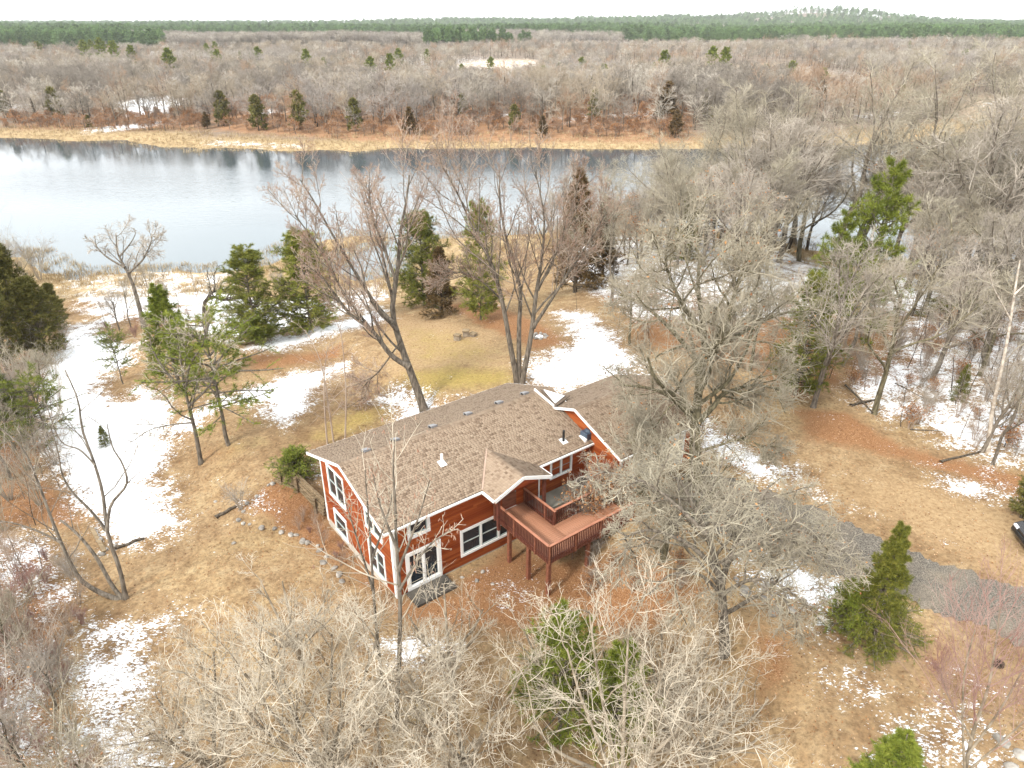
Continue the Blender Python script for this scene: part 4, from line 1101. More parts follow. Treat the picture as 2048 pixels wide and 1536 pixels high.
# ------------------------------------------------------------------ trees one can tell apart
def px_stem(b, Y, pts, r0, r1, n=16, dy=None, start=None):
    """a stem through picture points, standing at the distance Y, in coordinates of the tree base b"""
    out_ = []
    for i, (u, v) in enumerate(pts):
        k = i/max(1, len(pts)-1)
        p = at_depth(u, v, Y+(dy or 0)*k); out_.append(p-b)
    return stem(out_, r0, r1, n)
def stack_stems(sts):
    n = max(p.shape[1] for p, r in sts); return sts

# silver maple behind the house, leaning left and forked
b = ground_at(851, 826); Y = b[1]
sts = [px_stem(b, Y, [(852,832),(836,784),(817,733),(800,684),(785,627),(791,567),(797,522),(800,469),(812,405),(819,350)], 0.34, 0.045, 18, 1.5),
       px_stem(b, Y, [(817,733),(782,710),(744,661),(699,627),(665,582),(634,540)], 0.22, 0.05, 18, -1.5),
       px_stem(b, Y, [(785,645),(751,608),(710,544),(665,469),(627,401),(600,359)], 0.16, 0.03, 18, 1.0),
       px_stem(b, Y, [(791,560),(770,500),(745,430),(738,370)], 0.12, 0.03, 18, -1.0),
       px_stem(b, Y, [(744,661),(690,590),(640,500),(590,430)], 0.11, 0.03, 18, -2.0),
       px_stem(b, Y, [(800,684),(760,740),(730,770),(722,800)], 0.07, 0.02, 18, 1.5)]
MAPLE_LV = [dict(n=13, t0=0.25, ang=(22, 50), ln=(0.24, 0.50), S=7, wig=0.10, up=0.11, rr=0.5, rmin=0.028, shrink=0.45),
            dict(n=10, t0=0.2, ang=(25, 52), ln=(0.28, 0.6), S=5, wig=0.13, up=0.11, rr=0.55, rmin=0.016, shrink=0.45),
            dict(n=6.3, t0=0.2, ang=(25, 50), ln=(0.3, 0.6), S=3, wig=0.16, up=0.11, rr=0.65, rmin=0.012, shrink=0.4),
            dict(n=3, t0=0.3, ang=(25, 50), ln=(0.25, 0.5), S=2, wig=0.16, up=0.12, rr=0.9, rmin=0.0125, shrink=0.3)]
d = bare_tree('leaning_maple', 71, sts, MAPLE_LV, 'bark_grey', 'twig_red', 1, sides=(10, 6, 4, 3, 3), bud='twig_bud')
plant('maple_tree', d, b, 0, 1, 'tall bare maple with a trunk leaning left over the rear roof and forking low', 'tree')

b = ground_at(1038, 768); Y = b[1]
sts = [px_stem(b, Y, [(1036,772),(1020,688),(1004,601),(982,525),(952,469),(918,393),(890,340)], 0.24, 0.03, 18, -1.0),
       px_stem(b, Y, [(1038,773),(1038,658),(1040,575),(1016,491),(1001,412),(999,340)], 0.22, 0.03, 18, 1.6),
       px_stem(b, Y, [(1042,773),(1061,677),(1072,590),(1084,514),(1088,431),(1069,337)], 0.24, 0.03, 18, 0.6),
       px_stem(b, Y, [(1066,655),(1099,605),(1133,552),(1180,480),(1210,430)], 0.15, 0.03, 18, -1.8),
       px_stem(b, Y, [(1075,580),(1110,510),(1140,430),(1160,350)], 0.12, 0.03, 18, 1.2),
       px_stem(b, Y, [(1004,601),(960,560),(915,545),(880,560)], 0.08, 0.02, 18, -1.8)]
d = bare_tree('triple_maple', 72, sts, MAPLE_LV, 'bark_grey', 'twig_red', 1, sides=(10, 6, 4, 3, 3), bud='twig_bud')
plant('maple_tree', d, b, 0, 1, 'tall bare maple with three upright trunks behind the far end of the main roof', 'tree')

# the big oak in front of the garage
OAK_LV = [dict(n=12, t0=0.22, ang=(35, 70), ln=(0.36, 0.70), S=8, wig=0.17, up=0.05, rr=0.55, rmin=0.04, shrink=0.45),
          dict(n=9, t0=0.18, ang=(30, 68), ln=(0.34, 0.62), S=6, wig=0.22, up=0.03, rr=0.55, rmin=0.02, shrink=0.45),
          dict(n=6, t0=0.12, ang=(28, 60), ln=(0.45, 0.9), S=5, wig=0.17, up=0.03, rr=0.65, rmin=0.0115, shrink=0.35),
          dict(n=3.8, t0=0.1, ang=(25, 55), ln=(0.5, 1.0), S=2, wig=0.15, up=0.04, rr=0.7, rmin=0.010, shrink=0.4)]
b = ground_at(1391, 962); Y = b[1]
sts = [px_stem(b, Y, [(1391,975),(1390,900),(1391,848),(1398,776),(1410,701),(1404,640),(1396,570),(1400,510)], 0.42, 0.06, 18, 1.0),
       px_stem(b, Y, [(1391,845),(1364,814),(1338,792),(1296,776),(1240,770)], 0.20, 0.05, 18, -1.5),
       px_stem(b, Y, [(1395,845),(1428,812),(1447,788),(1508,770),(1560,780)], 0.20, 0.05, 18, 2.0),
       px_stem(b, Y, [(1402,735),(1370,690),(1327,644),(1281,606),(1240,590)], 0.18, 0.05, 18, 2.0),
       px_stem(b, Y, [(1410,715),(1440,670),(1462,614),(1478,557),(1500,505)], 0.20, 0.05, 18, -2.0),
       px_stem(b, Y, [(1410,700),(1460,680),(1530,640),(1590,620)], 0.16, 0.05, 18, 2.5),
       px_stem(b, Y, [(1404,660),(1360,600),(1335,540),(1330,500)], 0.15, 0.04, 18, -2.5),
       px_stem(b, Y, [(1392,905),(1440,890),(1490,880),(1540,900)], 0.10, 0.03, 18, -1.5),
       px_stem(b, Y, [(1390,915),(1350,895),(1310,878),(1280,890)], 0.10, 0.03, 18, -2.5),
       px_stem(b, Y, [(1396,790),(1420,740),(1425,700),(1445,640)], 0.17, 0.05, 18, 4.0)]
d = bare_tree('garage_oak', 73, sts, OAK_LV, 'bark_moss', 'twig_oak', 1, leaves=900, leaf_size=0.07, sides=(12, 7, 5, 3, 3))
plant('oak_tree', d, b, 0, 1, 'huge bare spreading oak with a mossy trunk standing in front of the garage door', 'tree')

# the lower oak with drooping boughs on the slope below the deck
b = ground_at(1449, 1308); Y = b[1]
sts = [px_stem(b, Y, [(1449,1320),(1447,1240),(1440,1160),(1415,1070),(1385,1010),(1360,960)], 0.27, 0.05, 18, 1.5),
       px_stem(b, Y, [(1442,1165),(1470,1090),(1510,1020),(1540,970)], 0.15, 0.04, 18, 1.5),
       px_stem(b, Y, [(1440,1150),(1380,1090),(1300,1060),(1240,1080)], 0.14, 0.03, 18, 1.0),
       px_stem(b, Y, [(1445,1130),(1520,1080),(1600,1060),(1660,1100)], 0.14, 0.03, 18, 0.5),
       px_stem(b, Y, [(1443,1190),(1500,1160),(1560,1170),(1620,1220)], 0.10, 0.03, 18, -1.5),
       px_stem(b, Y, [(1443,1190),(1400,1150),(1340,1150),(1300,1190)], 0.09, 0.03, 18, -1.2),
       px_stem(b, Y, [(1412,1068),(1340,1000),(1280,960),(1190,940)], 0.10, 0.025, 18, 2.5)]
lv = [dict(a) for a in OAK_LV]; lv[0].update(up=-0.02, n=9); lv[1].update(up=-0.03); lv[2].update(up=-0.03, n=5); lv[3].update(n=3.2, up=-0.02)
d = bare_tree('slope_oak', 74, sts, lv, 'bark_grey', 'twig_oak', 1, leaves=700, leaf_size=0.055, sides=(10, 6, 5, 3, 3))
plant('oak_tree', d, b, 0, 1, 'bare oak with drooping twiggy boughs on the slope between the deck and the driveway', 'tree')

# the many-stemmed tree left of the lawn
b = ground_at(252, 1197); Y = b[1]
sts = [px_stem(b, Y, [(252,1200),(240,1140),(216,1069),(206,990),(190,930),(165,860),(156,800),(130,740)], 0.13, 0.025, 18, 0.4),
       px_stem(b, Y, [(214,1060),(222,1010),(253,969),(246,930),(225,894),(214,847)], 0.09, 0.02, 18, 0.6),
       px_stem(b, Y, [(248,1200),(225,1172),(196,1120),(170,1085),(146,1060),(120,1040)], 0.13, 0.05, 18, 0.8),
       px_stem(b, Y, [(244,1202),(200,1185),(162,1160),(140,1125),(120,1080),(100,1030),(70,950),(40,890),(-10,850)], 0.15, 0.03, 18, 0.3),
       px_stem(b, Y, [(212,1060),(180,1020),(145,985),(125,950),(115,900),(100,850)], 0.08, 0.02, 18, -0.8),
       px_stem(b, Y, [(122,1085),(70,1060),(20,1045),(-40,1040)], 0.07, 0.02, 18, -0.6),
       px_stem(b, Y, [(190,930),(160,900),(120,880),(90,800)], 0.05, 0.015, 18, 0.5)]
d = bare_tree('many_stemmed', 75, sts, [dict(n=4.5, t0=0.35, ang=(25, 60), ln=(0.18, 0.4), S=6, wig=0.14, up=0.10, rr=0.45, rmin=0.014, shrink=0.4),
      dict(n=3.5, t0=0.2, ang=(25, 55), ln=(0.3, 0.6), S=4, wig=0.16, up=0.08, rr=0.6, rmin=0.010), dict(n=2.5, t0=0.2, ang=(25, 55), ln=(0.3, 0.6), S=3, wig=0.16, up=0.05, rr=0.7, rmin=0.008)],
      'bark_grey', 'twig_grey', 1, sides=(9, 6, 4, 3))
plant('bare_tree', d, b, 0, 1, 'bare tree of several crooked stems fanning left from one base on the left lawn', 'tree')

# pale tree beside the long-needled pine, left of the house
b = ground_at(402, 927); Y = b[1]
sts = [px_stem(b, Y, [(403,932),(392,870),(380,820),(368,770),(362,720),(352,670)], 0.17, 0.03, 16, 0.6),
       px_stem(b, Y, [(378,812),(420,770),(440,720),(455,690)], 0.09, 0.02, 16, -0.8), px_stem(b, Y, [(372,785),(330,740),(305,700),(300,670)], 0.08, 0.02, 16, 0.9),
       px_stem(b, Y, [(386,845),(340,850),(300,860),(262,885)], 0.06, 0.02, 16, -0.8), px_stem(b, Y, [(372,780),(380,730),(405,690),(410,660)], 0.08, 0.02, 16, -1.2)]
PALE_LV = [dict(n=8, t0=0.25, ang=(35, 65), ln=(0.28, 0.5), S=6, wig=0.17, up=0.06, rr=0.55, rmin=0.02, shrink=0.45),
           dict(n=7, t0=0.2, ang=(30, 60), ln=(0.35, 0.6), S=5, wig=0.2, up=0.06, rr=0.6, rmin=0.013), dict(n=4, t0=0.2, ang=(30, 60), ln=(0.4, 0.7), S=3, wig=0.2, up=0.05, rr=0.75, rmin=0.011)]
d = bare_tree('pale_yard_tree', 76, sts, PALE_LV, 'bark_grey', 'twig_pale', 1, sides=(9, 6, 4, 3))
plant('bare_tree', d, b, 0, 1, 'pale twiggy bare tree standing beside the sparse pine left of the house', 'tree')

# leaning tree and crooked oak at the river edge
b = ground_at(288, 656); Y = b[1]
sts = [px_stem(b, Y, [(289,660),(280,620),(266,570),(250,535),(235,505),(232,470)], 0.26, 0.04, 14, 1), px_stem(b, Y, [(258,545),(285,520),(300,490),(305,470)], 0.12, 0.03, 14, -1),
       px_stem(b, Y, [(250,535),(215,515),(195,495),(190,480)], 0.12, 0.03, 14, 1), px_stem(b, Y, [(240,512),(262,485),(272,465)], 0.09, 0.03, 14, 2)]
d = bare_tree('leaning_tree', 77, sts, [dict(n=9, t0=0.3, ang=(30, 60), ln=(0.28, 0.5), S=6, wig=0.17, up=0.06, rr=0.55, rmin=0.03), dict(n=10, t0=0.2, ang=(30, 60), ln=(0.35, 0.65), S=4, wig=0.2, up=0.04, rr=0.6, rmin=0.02),
      dict(n=8, t0=0.2, ang=(30, 60), ln=(0.4, 0.7), S=3, wig=0.2, up=0.03, rr=0.7, rmin=0.016)], 'bark_grey', 'twig_grey', 1, sides=(8, 5, 4, 3))
plant('bare_tree', d, b, 0, 1, 'bare tree leaning left over the marsh at the water edge, with a round crown', 'tree')
b = ground_at(412, 640); Y = b[1]
sts = [px_stem(b, Y, [(412,644),(409,618),(413,600),(430,594),(448,600),(475,596),(500,585)], 0.30, 0.07, 16, 0.5), px_stem(b, Y, [(413,602),(420,588),(440,580),(470,578)], 0.16, 0.05, 16, 1),
       px_stem(b, Y, [(420,592),(430,575),(428,550),(440,530)], 0.10, 0.03, 16, 1.5), px_stem(b, Y, [(450,580),(470,560),(475,540)], 0.09, 0.03, 16, 1)]
d = bare_tree('crooked_oak', 78, sts, [dict(n=8, t0=0.3, ang=(40, 75), ln=(0.25, 0.45), S=6, wig=0.25, up=0.14, rr=0.5, rmin=0.03), dict(n=7, t0=0.2, ang=(30, 65), ln=(0.35, 0.6), S=4, wig=0.25, up=0.08, rr=0.6, rmin=0.018),
      dict(n=4, t0=0.2, ang=(30, 60), ln=(0.4, 0.7), S=3, wig=0.2, up=0.05, rr=0.7, rmin=0.014)], 'bark_dark', 'twig_oak', 1, sides=(8, 5, 4, 3))
plant('oak_tree', d, b, 0, 1, 'small crooked dark oak whose trunk bends flat over the marsh snow', 'tree')

# tall thin pale birch in the snowy woods at the right edge
b = ground_at(1975, 905); Y = b[1]
sts = [px_stem(b, Y, [(1975,908),(1985,820),(2003,740),(2018,660),(2030,580),(2040,520)], 0.15, 0.04, 16, 0.5), px_stem(b, Y, [(2022,640),(2000,600),(1985,570),(1980,540)], 0.05, 0.015, 16, -0.6), px_stem(b, Y, [(2028,590),(2060,560),(2090,540)], 0.05, 0.015, 16, 0.6)]
d = bare_tree('thin_birch', 79, sts, [dict(n=6, t0=0.4, ang=(35, 65), ln=(0.2, 0.4), S=5, wig=0.15, up=0.03, rr=0.4, rmin=0.016), dict(n=5, t0=0.2, ang=(30, 60), ln=(0.35, 0.6), S=4, wig=0.2, up=0.0, rr=0.6, rmin=0.012)], 'bark_birch', 'twig_oak', 0, sides=(8, 4, 3))
plant('birch_tree', d, b, 0, 1, 'tall thin pale birch leaning right among the snowy woods at the right edge', 'tree')

# young trees: two with catkins in front of the house corner, thin saplings at its rear corner
def young(seed, px, path, r, bark, twig, label, catk=0, lvs=None, dy=0.5, extra=()):
    b = ground_at(*px); Y = b[1]
    sts = [px_stem(b, Y, [(px[0], px[1]+6)]+path, r, 0.018, 16, dy)]+[px_stem(b, Y, e, r*0.55, 0.014, 16, dy*(1 if i % 2 else -2)) for i, e in enumerate(extra)]
    lvs = lvs or [dict(n=12, t0=0.22, ang=(28, 58), ln=(0.16, 0.34), S=6, wig=0.13, up=0.12, rr=0.45, rmin=0.016, shrink=0.55), dict(n=5, t0=0.25, ang=(30, 60), ln=(0.35, 0.65), S=4, wig=0.18, up=0.08, rr=0.65, rmin=0.011)]
    d = bare_tree('young_tree', seed, sts, lvs, bark, twig, 0, sides=(8, 4, 3))
    if catk:
        rng = np.random.default_rng(seed); lp = d['levels'][-1][0][:, -1]; P = lp[rng.integers(0, len(lp), catk)]
        D = np.array([0, 0, -1.0])+rng.normal(0, 0.25, (catk, 3)); Q = np.stack([P, P+0.07*D, P+0.14*D], 1)
        V, F = tubes(Q, np.full((catk, 3), 0.014), 4, rng)
        d['catkins'] = mesh_np('catkins', V, [F], M['twig_bud'])
    plant('young_tree', d, b, 0, 1, label, 'tree')
young(81, (768,1392), [(760,1330),(748,1200),(742,1100),(735,1010),(730,940)], 0.10, 'bark_grey', 'twig_pale', 'slender grey tree in front of the gable wall, left of the catkin tree', 0, extra=[[(746,1180),(715,1080),(690,1000)],[(744,1120),(775,1030),(785,985)]])
young(82, (790,1458), [(798,1330),(800,1200),(793,1090),(790,1000),(786,930),(790,880)], 0.12, 'bark_grey', 'twig_pale', 'tall slender tree hung with brown catkins right in front of the house corner', 220, extra=[[(797,1140),(835,1040),(860,960)],[(795,1100),(760,1010),(745,940)],[(799,1180),(850,1100),(900,1060)]])
SAP = [dict(n=13, t0=0.2, ang=(30, 65), ln=(0.22, 0.45), S=6, wig=0.13, up=0.02, rr=0.4, rmin=0.016, shrink=0.5), dict(n=7, t0=0.2, ang=(30, 60), ln=(0.35, 0.65), S=5, wig=0.18, up=-0.06, rr=0.65, rmin=0.011)]
for i, (px, top, lab) in enumerate((((668, 884), [(655, 800), (640, 720), (610, 660)], 'thin reddish sapling nearest the rear left roof corner, leaning left'), ((690, 880), [(692, 800), (688, 720), (680, 650)], 'thin reddish upright sapling, rightmost of three behind the rear roof edge'), ((655, 888), [(650, 830), (648, 760), (655, 690)], 'short reddish sapling, middle of three behind the rear roof edge'))):
    young(83+i, px, top, 0.07, 'twig_red', 'twig_red', lab, 0, SAP)

# reddish many-twigged young tree at the lower right, with a nest in it
b = ground_at(1925, 1560); Y = b[1]
sts = [px_stem(b, Y, [(1925,1570),(1945,1470),(1975,1380),(1990,1300),(2000,1215)], 0.08, 0.02, 16, 1.0), px_stem(b, Y, [(1930,1545),(1925,1440),(1930,1340),(1950,1260)], 0.05, 0.015, 16, -0.6), px_stem(b, Y, [(1935,1510),(2000,1420),(2050,1330),(2080,1260)], 0.05, 0.015, 16, 0.8),
       px_stem(b, Y, [(1945,1480),(1900,1400),(1880,1340)], 0.035, 0.012, 16, 0.5), px_stem(b, Y, [(1925,1550),(2030,1460),(2100,1380)], 0.045, 0.012, 16, -0.8)]
d = bare_tree('wine_tree', 86, sts, [dict(n=13, t0=0.25, ang=(18, 42), ln=(0.3, 0.6), S=6, wig=0.08, up=0.12, rr=0.5, rmin=0.010), dict(n=8, t0=0.2, ang=(20, 42), ln=(0.35, 0.7), S=4, wig=0.1, up=0.10, rr=0.65, rmin=0.007), dict(n=3, t0=0.2, ang=(20, 42), ln=(0.4, 0.7), S=3, wig=0.1, up=0.10, rr=0.8, rmin=0.006)], 'bark_pale', 'twig_wine', 0, sides=(8, 4, 3))
plant('young_tree', d, b, 0, 1, 'wine-red upright twiggy young tree beside the driveway at the lower right', 'tree')
rng = np.random.default_rng(9)
nb = at_depth(1998, 1326, Y+0.6); n = 160
a = rng.uniform(0, 6.28, n); tl = rng.normal(0, 0.35, n)
C = np.stack([0.14*np.cos(a), 0.14*np.sin(a), rng.uniform(-0.10, 0.06, n)], 1)*rng.uniform(0.5, 1.1, (n, 1))
D = np.stack([-np.sin(a), np.cos(a), tl], 1)
V, F = tubes(np.stack([C-D*0.1, C, C+D*0.1], 1), np.full((n, 3), 0.007), 3, rng)
o = link('bird_nest', mesh_np('bird_nest', V, [F], M['bark_dark'])); o.location = tuple(nb); tag(o, 'small dark bird nest of twigs in the wine-red young tree', 'nest')

# pale stout-twigged trees right below the camera
FORE_LV = [dict(n=6.5, t0=0.22, ang=(25, 55), ln=(0.42, 0.78), S=8, wig=0.15, up=0.07, rr=0.5, rmin=0.024, shrink=0.35),
           dict(n=6, t0=0.18, ang=(28, 62), ln=(0.36, 0.70), S=6, wig=0.17, up=0.07, rr=0.55, rmin=0.013, shrink=0.4),
           dict(n=4, t0=0.18, ang=(30, 62), ln=(0.40, 0.78), S=5, wig=0.20, up=0.09, rr=0.7, rmin=0.0088, shrink=0.35),
           dict(n=3.1, t0=0.2, ang=(28, 58), ln=(0.4, 0.8), S=3, wig=0.22, up=0.10, rr=0.85, rmin=0.007, shrink=0.3)]
def fore(seed, px, h, r, forks, label, dens=1.0, twig='twig_pale', bark='bark_pale'):
    rng = np.random.default_rng(seed); b = ground_at(*px)
    sts = [stem([(0, 0, -0.3), (0.1, 0.05, h*0.16), (0.05, 0, h*0.30)], 0.19, 0.15, 12)]
    for k in range(forks):
        a = 2*math.pi*(k+rng.uniform(-0.3, 0.3))/forks; R_ = r*rng.uniform(0.55, 1.0); t = h*rng.uniform(0.75, 1.0)
        sts.append(stem([(0.05, 0, h*rng.uniform(0.16, 0.3)), (R_*0.35*math.cos(a), R_*0.35*math.sin(a), h*0.45), (R_*0.75*math.cos(a), R_*0.75*math.sin(a), t*0.75), (R_*math.cos(a), R_*math.sin(a), t)], 0.10, 0.03, 12))
    lv = [dict(x) for x in FORE_LV]
    for x in lv: x['n'] *= dens*0.92
    d = bare_tree('pale_tree', seed, sts, lv, bark, twig, 1, sides=(8, 6, 5, 4, 3))
    plant('pale_tree' if twig == 'twig_pale' else 'bare_tree', d, b, 0, 1, label, 'tree')
fore(91, (660, 1600), 7.4, 3.4, 8, 'pale bare tree with knobby twigs at the bottom, left of the catkin tree', 1.15)
fore(92, (930, 1590), 6.6, 3.0, 7, 'pale bare tree with knobby twigs at the bottom centre, below the patio door', 1.1)
fore(93, (1235, 1650), 8.2, 3.7, 9, 'big pale knobby bare tree in front of the green pine at the bottom', 0.95)
fore(94, (440, 1580), 5.4, 2.6, 7, 'low pale bare tree at the bottom beside the leftmost snow patch', 1.1)
fore(95, (1130, 1440), 5.0, 2.4, 7, 'low pale bare tree between the deck posts and the bottom green pine', 0.9)
fore(96, (600, 1330), 4.0, 2.5, 7, 'low pale bushy tree left of the house corner beside the border stones', 0.85)
fore(97, (900, 1360), 4.0, 2.3, 7, 'low pale bushy tree right below the patio door', 0.85)
fore(98, (1400, 1560), 5.2, 2.5, 7, 'low pale bare tree at the bottom, right of the green pine', 0.9)
fore(102, (1325, 1120), 6.4, 3.0, 8, 'bare brown twiggy tree whose boughs hang over the right end of the deck', 0.8, 'twig_oak', 'bark_moss')
fore(101, (1330, 1500), 5.4, 2.4, 8, 'pale bare tree right of the bottom green pine, left of the slope oak trunk', 1.0)
fore(99, (780, 1700), 5.6, 2.8, 7, 'low pale bare tree cut by the bottom edge under the catkin tree', 1.1)

# ------------------------------------------------------------------ conifers one can tell apart
def evergreen(kind, protos, px, top, label, wpx=None, cat='tree', i=0, s_min=None):
    d = protos[i % len(protos)]; b = ground_at(*px); h = height_to(b, top)
    H0 = d['h']; s = h/H0
    t = plant(kind, d, b, random.Random(px[0]).uniform(0, 6), s, label, cat)
    if wpx:
        wm = wpx/FPX*math.hypot(b[1], CAM_H-b[2]); k = wm/(2*d['w']*s); t.scale = (s*k, s*k, s)
    return t
for lst, hs, ws in ((PINE, (10, 9), (2.9, 2.7)), (SPRUCE, (7,), (1.8,)), (CEDAR, (6, 6), (1.4, 1.6))):
    for d_, h_, w_ in zip(lst, hs, ws): d_['h'] = h_; d_['w'] = w_
YARD_SPRUCE = conifer('yard_spruce', 22, 7, 0.0, 1.9, 210, lambda t: ((1-t)**1.35)*0.95+0.09, 'bark_dark', 'spruce', ang=(76, 112), droop=-0.03, sub=12, needles=40, ln=0.15, w=0.020, up=0.05, irregular=0.42); YARD_SPRUCE.update(h=7, w=2.0)
LOOSE = conifer('loose_pine', 23, 10, 2.2, 2.6, 52, lambda t: 0.55+0.5*math.sin(3.1*min(1, t*1.05)), 'bark_grey', 'bright_pine', ang=(75, 100), sub=7, needles=34, ln=0.28, w=0.036, up=0.3, irregular=0.5); LOOSE.update(h=10, w=2.8)
BRIGHT = conifer('bright_pine', 26, 10, 0.8, 2.5, 85, lambda t: (0.5+0.5*min(1, t/0.3))*(1-0.8*t**1.5), 'bark_grey', 'bright_pine', ang=(60, 100), sub=8, needles=34, ln=0.30, w=0.032, up=0.3, irregular=0.55); BRIGHT.update(h=10, w=2.7)
LIME = conifer('lime_pine', 24, 8, 0.3, 1.9, 100, cone_shape, 'bark_grey', 'bright_pine', ang=(65, 95), sub=10, needles=28, ln=0.24, w=0.036, up=0.2, irregular=0.3); LIME.update(h=8, w=2.0)
evergreen('spruce_tree', [YARD_SPRUCE], (1738, 1278), 1058, 'dark green bushy spruce standing alone between the snow bank and the driveway', 150)
evergreen('spruce_tree', [LIME], (1750, 1640), 1468, 'bright green young spruce tip at the bottom right edge', 150)
evergreen('pine_tree', [BRIGHT], (1120, 1470), 1235, 'green pine half hidden behind pale twigs at the bottom centre', 190)
evergreen('pine_tree', [BRIGHT], (1225, 1500), 1300, 'smaller green pine right of the hidden pine at the bottom centre', 150)
evergreen('pine_tree', [LOOSE], (457, 890), 640, 'tall sparse pine with tufted branches left of the house', 190)
evergreen('spruce_tree', [LIME], (358, 770), 568, 'pointed green spruce behind the pale tree left of the house', 125)
evergreen('pine_tree', [LOOSE], (246, 768), 665, 'small sparse sapling pine alone on the left snow field', 62)
evergreen('pine_tree', PINE, (515, 680), 503, 'broad layered pine with a skirt of low branches near the marsh', 140, i=0)
evergreen('pine_tree', PINE, (622, 660), 468, 'rounded dense pine left of the leaning maple near the shore', 130, i=1)
evergreen('pine_tree', PINE, (848, 612), 428, 'dense green pine between the two maples, left of the brown cedar', 112, i=1)
evergreen('cedar_tree', [CEDAR[1]], (884, 630), 498, 'brown winter cedar standing right against the dense green pine', 84)
evergreen('pine_tree', PINE, (962, 640), 415, 'narrow dark green pine seen through the left stem of the triple maple', 105, i=0)
evergreen('cedar_tree', [CEDAR[1]], (1150, 585), 345, 'tall russet cedar right of the triple maple crown', 110)
evergreen('cedar_tree', [CEDAR[1]], (1205, 560), 400, 'shorter russet cedar beside the tall one near the shore', 80)
evergreen('spruce_tree', SPRUCE, (1368, 520), 378, 'small dark spruce by the water behind the big oak crown', 60)
evergreen('pine_tree', [BRIGHT], (1705, 700), 345, 'tall bright green pine inside the woods right of the big oak', 155)
evergreen('pine_tree', [BRIGHT], (1640, 700), 440, 'shorter bright green pine left of the tall one in the woods', 120)
evergreen('pine_tree', PINE, (1590, 790), 560, 'shaded dark pine right behind the big oak', 140, i=0)
evergreen('cedar_tree', [CEDAR[0]], (2042, 1035), 925, 'dark green cedar cut by the right edge beside the dark car', 70)
evergreen('spruce_tree', SPRUCE, (1915, 800), 728, 'tiny blue-green spruce in the snow of the right woods', 38)
evergreen('spruce_tree', SPRUCE, (1905, 640), 545, 'low dark spruce at the back of the snowy right woods', 120)
for i, (px, top, w_, lab) in enumerate((((55, 700), 490, 110, 'tall dark cedar behind the left bank of trees'), ((95, 715), 560, 100, 'dark cedar in front of its taller neighbour at the left edge'), ((15, 740), 520, 110, 'dark cedar cut by the left edge above the snow field'), ((120, 660), 570, 60, 'small dark cedar nearest the marsh in the left bank of trees'))):
    evergreen('cedar_tree', [CEDAR[0]], px, top, lab, w_)
evergreen('pine_tree', [LIME], (30, 900), 720, 'yellow-green pine cut by the left edge beside the snow field', 120)
evergreen('pine_tree', [LOOSE], (105, 905), 760, 'sparse dark pine spread over the left snow field edge', 120)
evergreen('spruce_tree', SPRUCE, (212, 892), 852, 'tiny dark seedling pine on the left snow field', 26)
YEW = conifer('yew', 25, 2.2, 0.0, 1.5, 120, lambda t: (1-t**2)**0.5, 'bark_dark', 'bright_pine', ang=(20, 85), sub=9, needles=24, ln=0.13, w=0.024, up=0.2, irregular=0.3); YEW.update(h=2.2, w=1.55)
evergreen('yew_shrub', [YEW], (592, 956), 912, 'dense rounded green yew at the rear left corner of the house', 98, cat='shrub')
evergreen('juniper_shrub', [YEW], (1690, 1262), 1192, 'low dark spreading juniper at the foot of the lone spruce', 110, cat='shrub')
evergreen('juniper_shrub', [YEW], (515, 685), 640, 'low green juniper mat at the foot of the broad pine', 90, cat='shrub')

# ------------------------------------------------------------------ bare trees of the near woods
rng = np.random.default_rng(5)
def scatter(poly, n, mind, tries=4000):
    P = px_poly(poly); lo, hi = P.min(0), P.max(0); pts = []
    for _ in range(tries):
        p = rng.uniform(lo, hi)
        if poly_sd(p[:1], p[1:], P)[0] > 0 and all((p[0]-q[0])**2+(p[1]-q[1])**2 > mind*mind for q in pts): pts.append(p)
        if len(pts) >= n: break
    return pts
def put(d, x, y, s, label, group, kind='bare_tree', sz=None):
    u = 1024+FPX*x/(y*math.cos(PITCH)+CAM_H*math.sin(PITCH))
    if group in ('bare trees of the right woods', 'bare trees along the right shore'):
        for lim, wh in ((1500, 'behind the big oak'), (1640, 'left of the bright green pines'), (1780, 'around the bright green pines'), (1930, 'between green pines and thin birch'), (9999, 'at the right edge past the thin birch')):
            if u < lim: break
        g0 = group; label = ('tall bare shore tree ' if 'shore' in group else 'bare tree of the snowy right woods ')+wh
        sub_ = ' '+wh
    if 1580 < u < 1780 and group in ('bare trees of the right woods', 'bare trees along the right shore') and y < 92: return
    if group in ('bare trees of the right woods', 'bare trees along the right shore'): group += sub_
    z = float(terrain(np.array([x]), np.array([y]))[0])
    return plant(kind, d, (x, y, z-0.05), rng.uniform(0, 6.28), s, label, 'tree', group, sz)
named = [((1747, 828), 330, 2, 'thick-trunked bare tree leaning right at the snowy edge of the right woods'), ((1626, 815), 430, 1, 'bare tree at the lawn edge between the big oak and the thick leaning trunk'), ((1962, 905), 640, 0, 'slim dark bare tree with forked stem beside the pale thin birch'),
         ((1985, 930), 700, 4, 'slim dark bare tree leaning right in open snow at the right edge'), ((1260, 690), 470, 2, 'bare tree with a crooked trunk behind the garage roof'), ((1500, 740), 420, 2, 'bare tree right behind the crown of the big oak'),
         ((1860, 760), 400, 0, 'tall bare tree midway in the snowy right woods')]
for (px, top, k, lab) in named:
    b = ground_at(*px); h = height_to(b, top); put(WOOD[k], b[0], b[1], h/14.0, lab, None)
for p in scatter([(1400,600),(1480,545),(1700,530),(2060,530),(2500,560),(2600,900),(2080,860),(1960,850),(1790,770),(1640,760),(1520,700)], 52, 2.6):
    put(WOOD[int(rng.integers(5))], p[0], p[1], rng.uniform(1.0, 1.5), 'bare grey tree among its like in the snowy woods right of the house', 'bare trees of the right woods', sz=0.85)
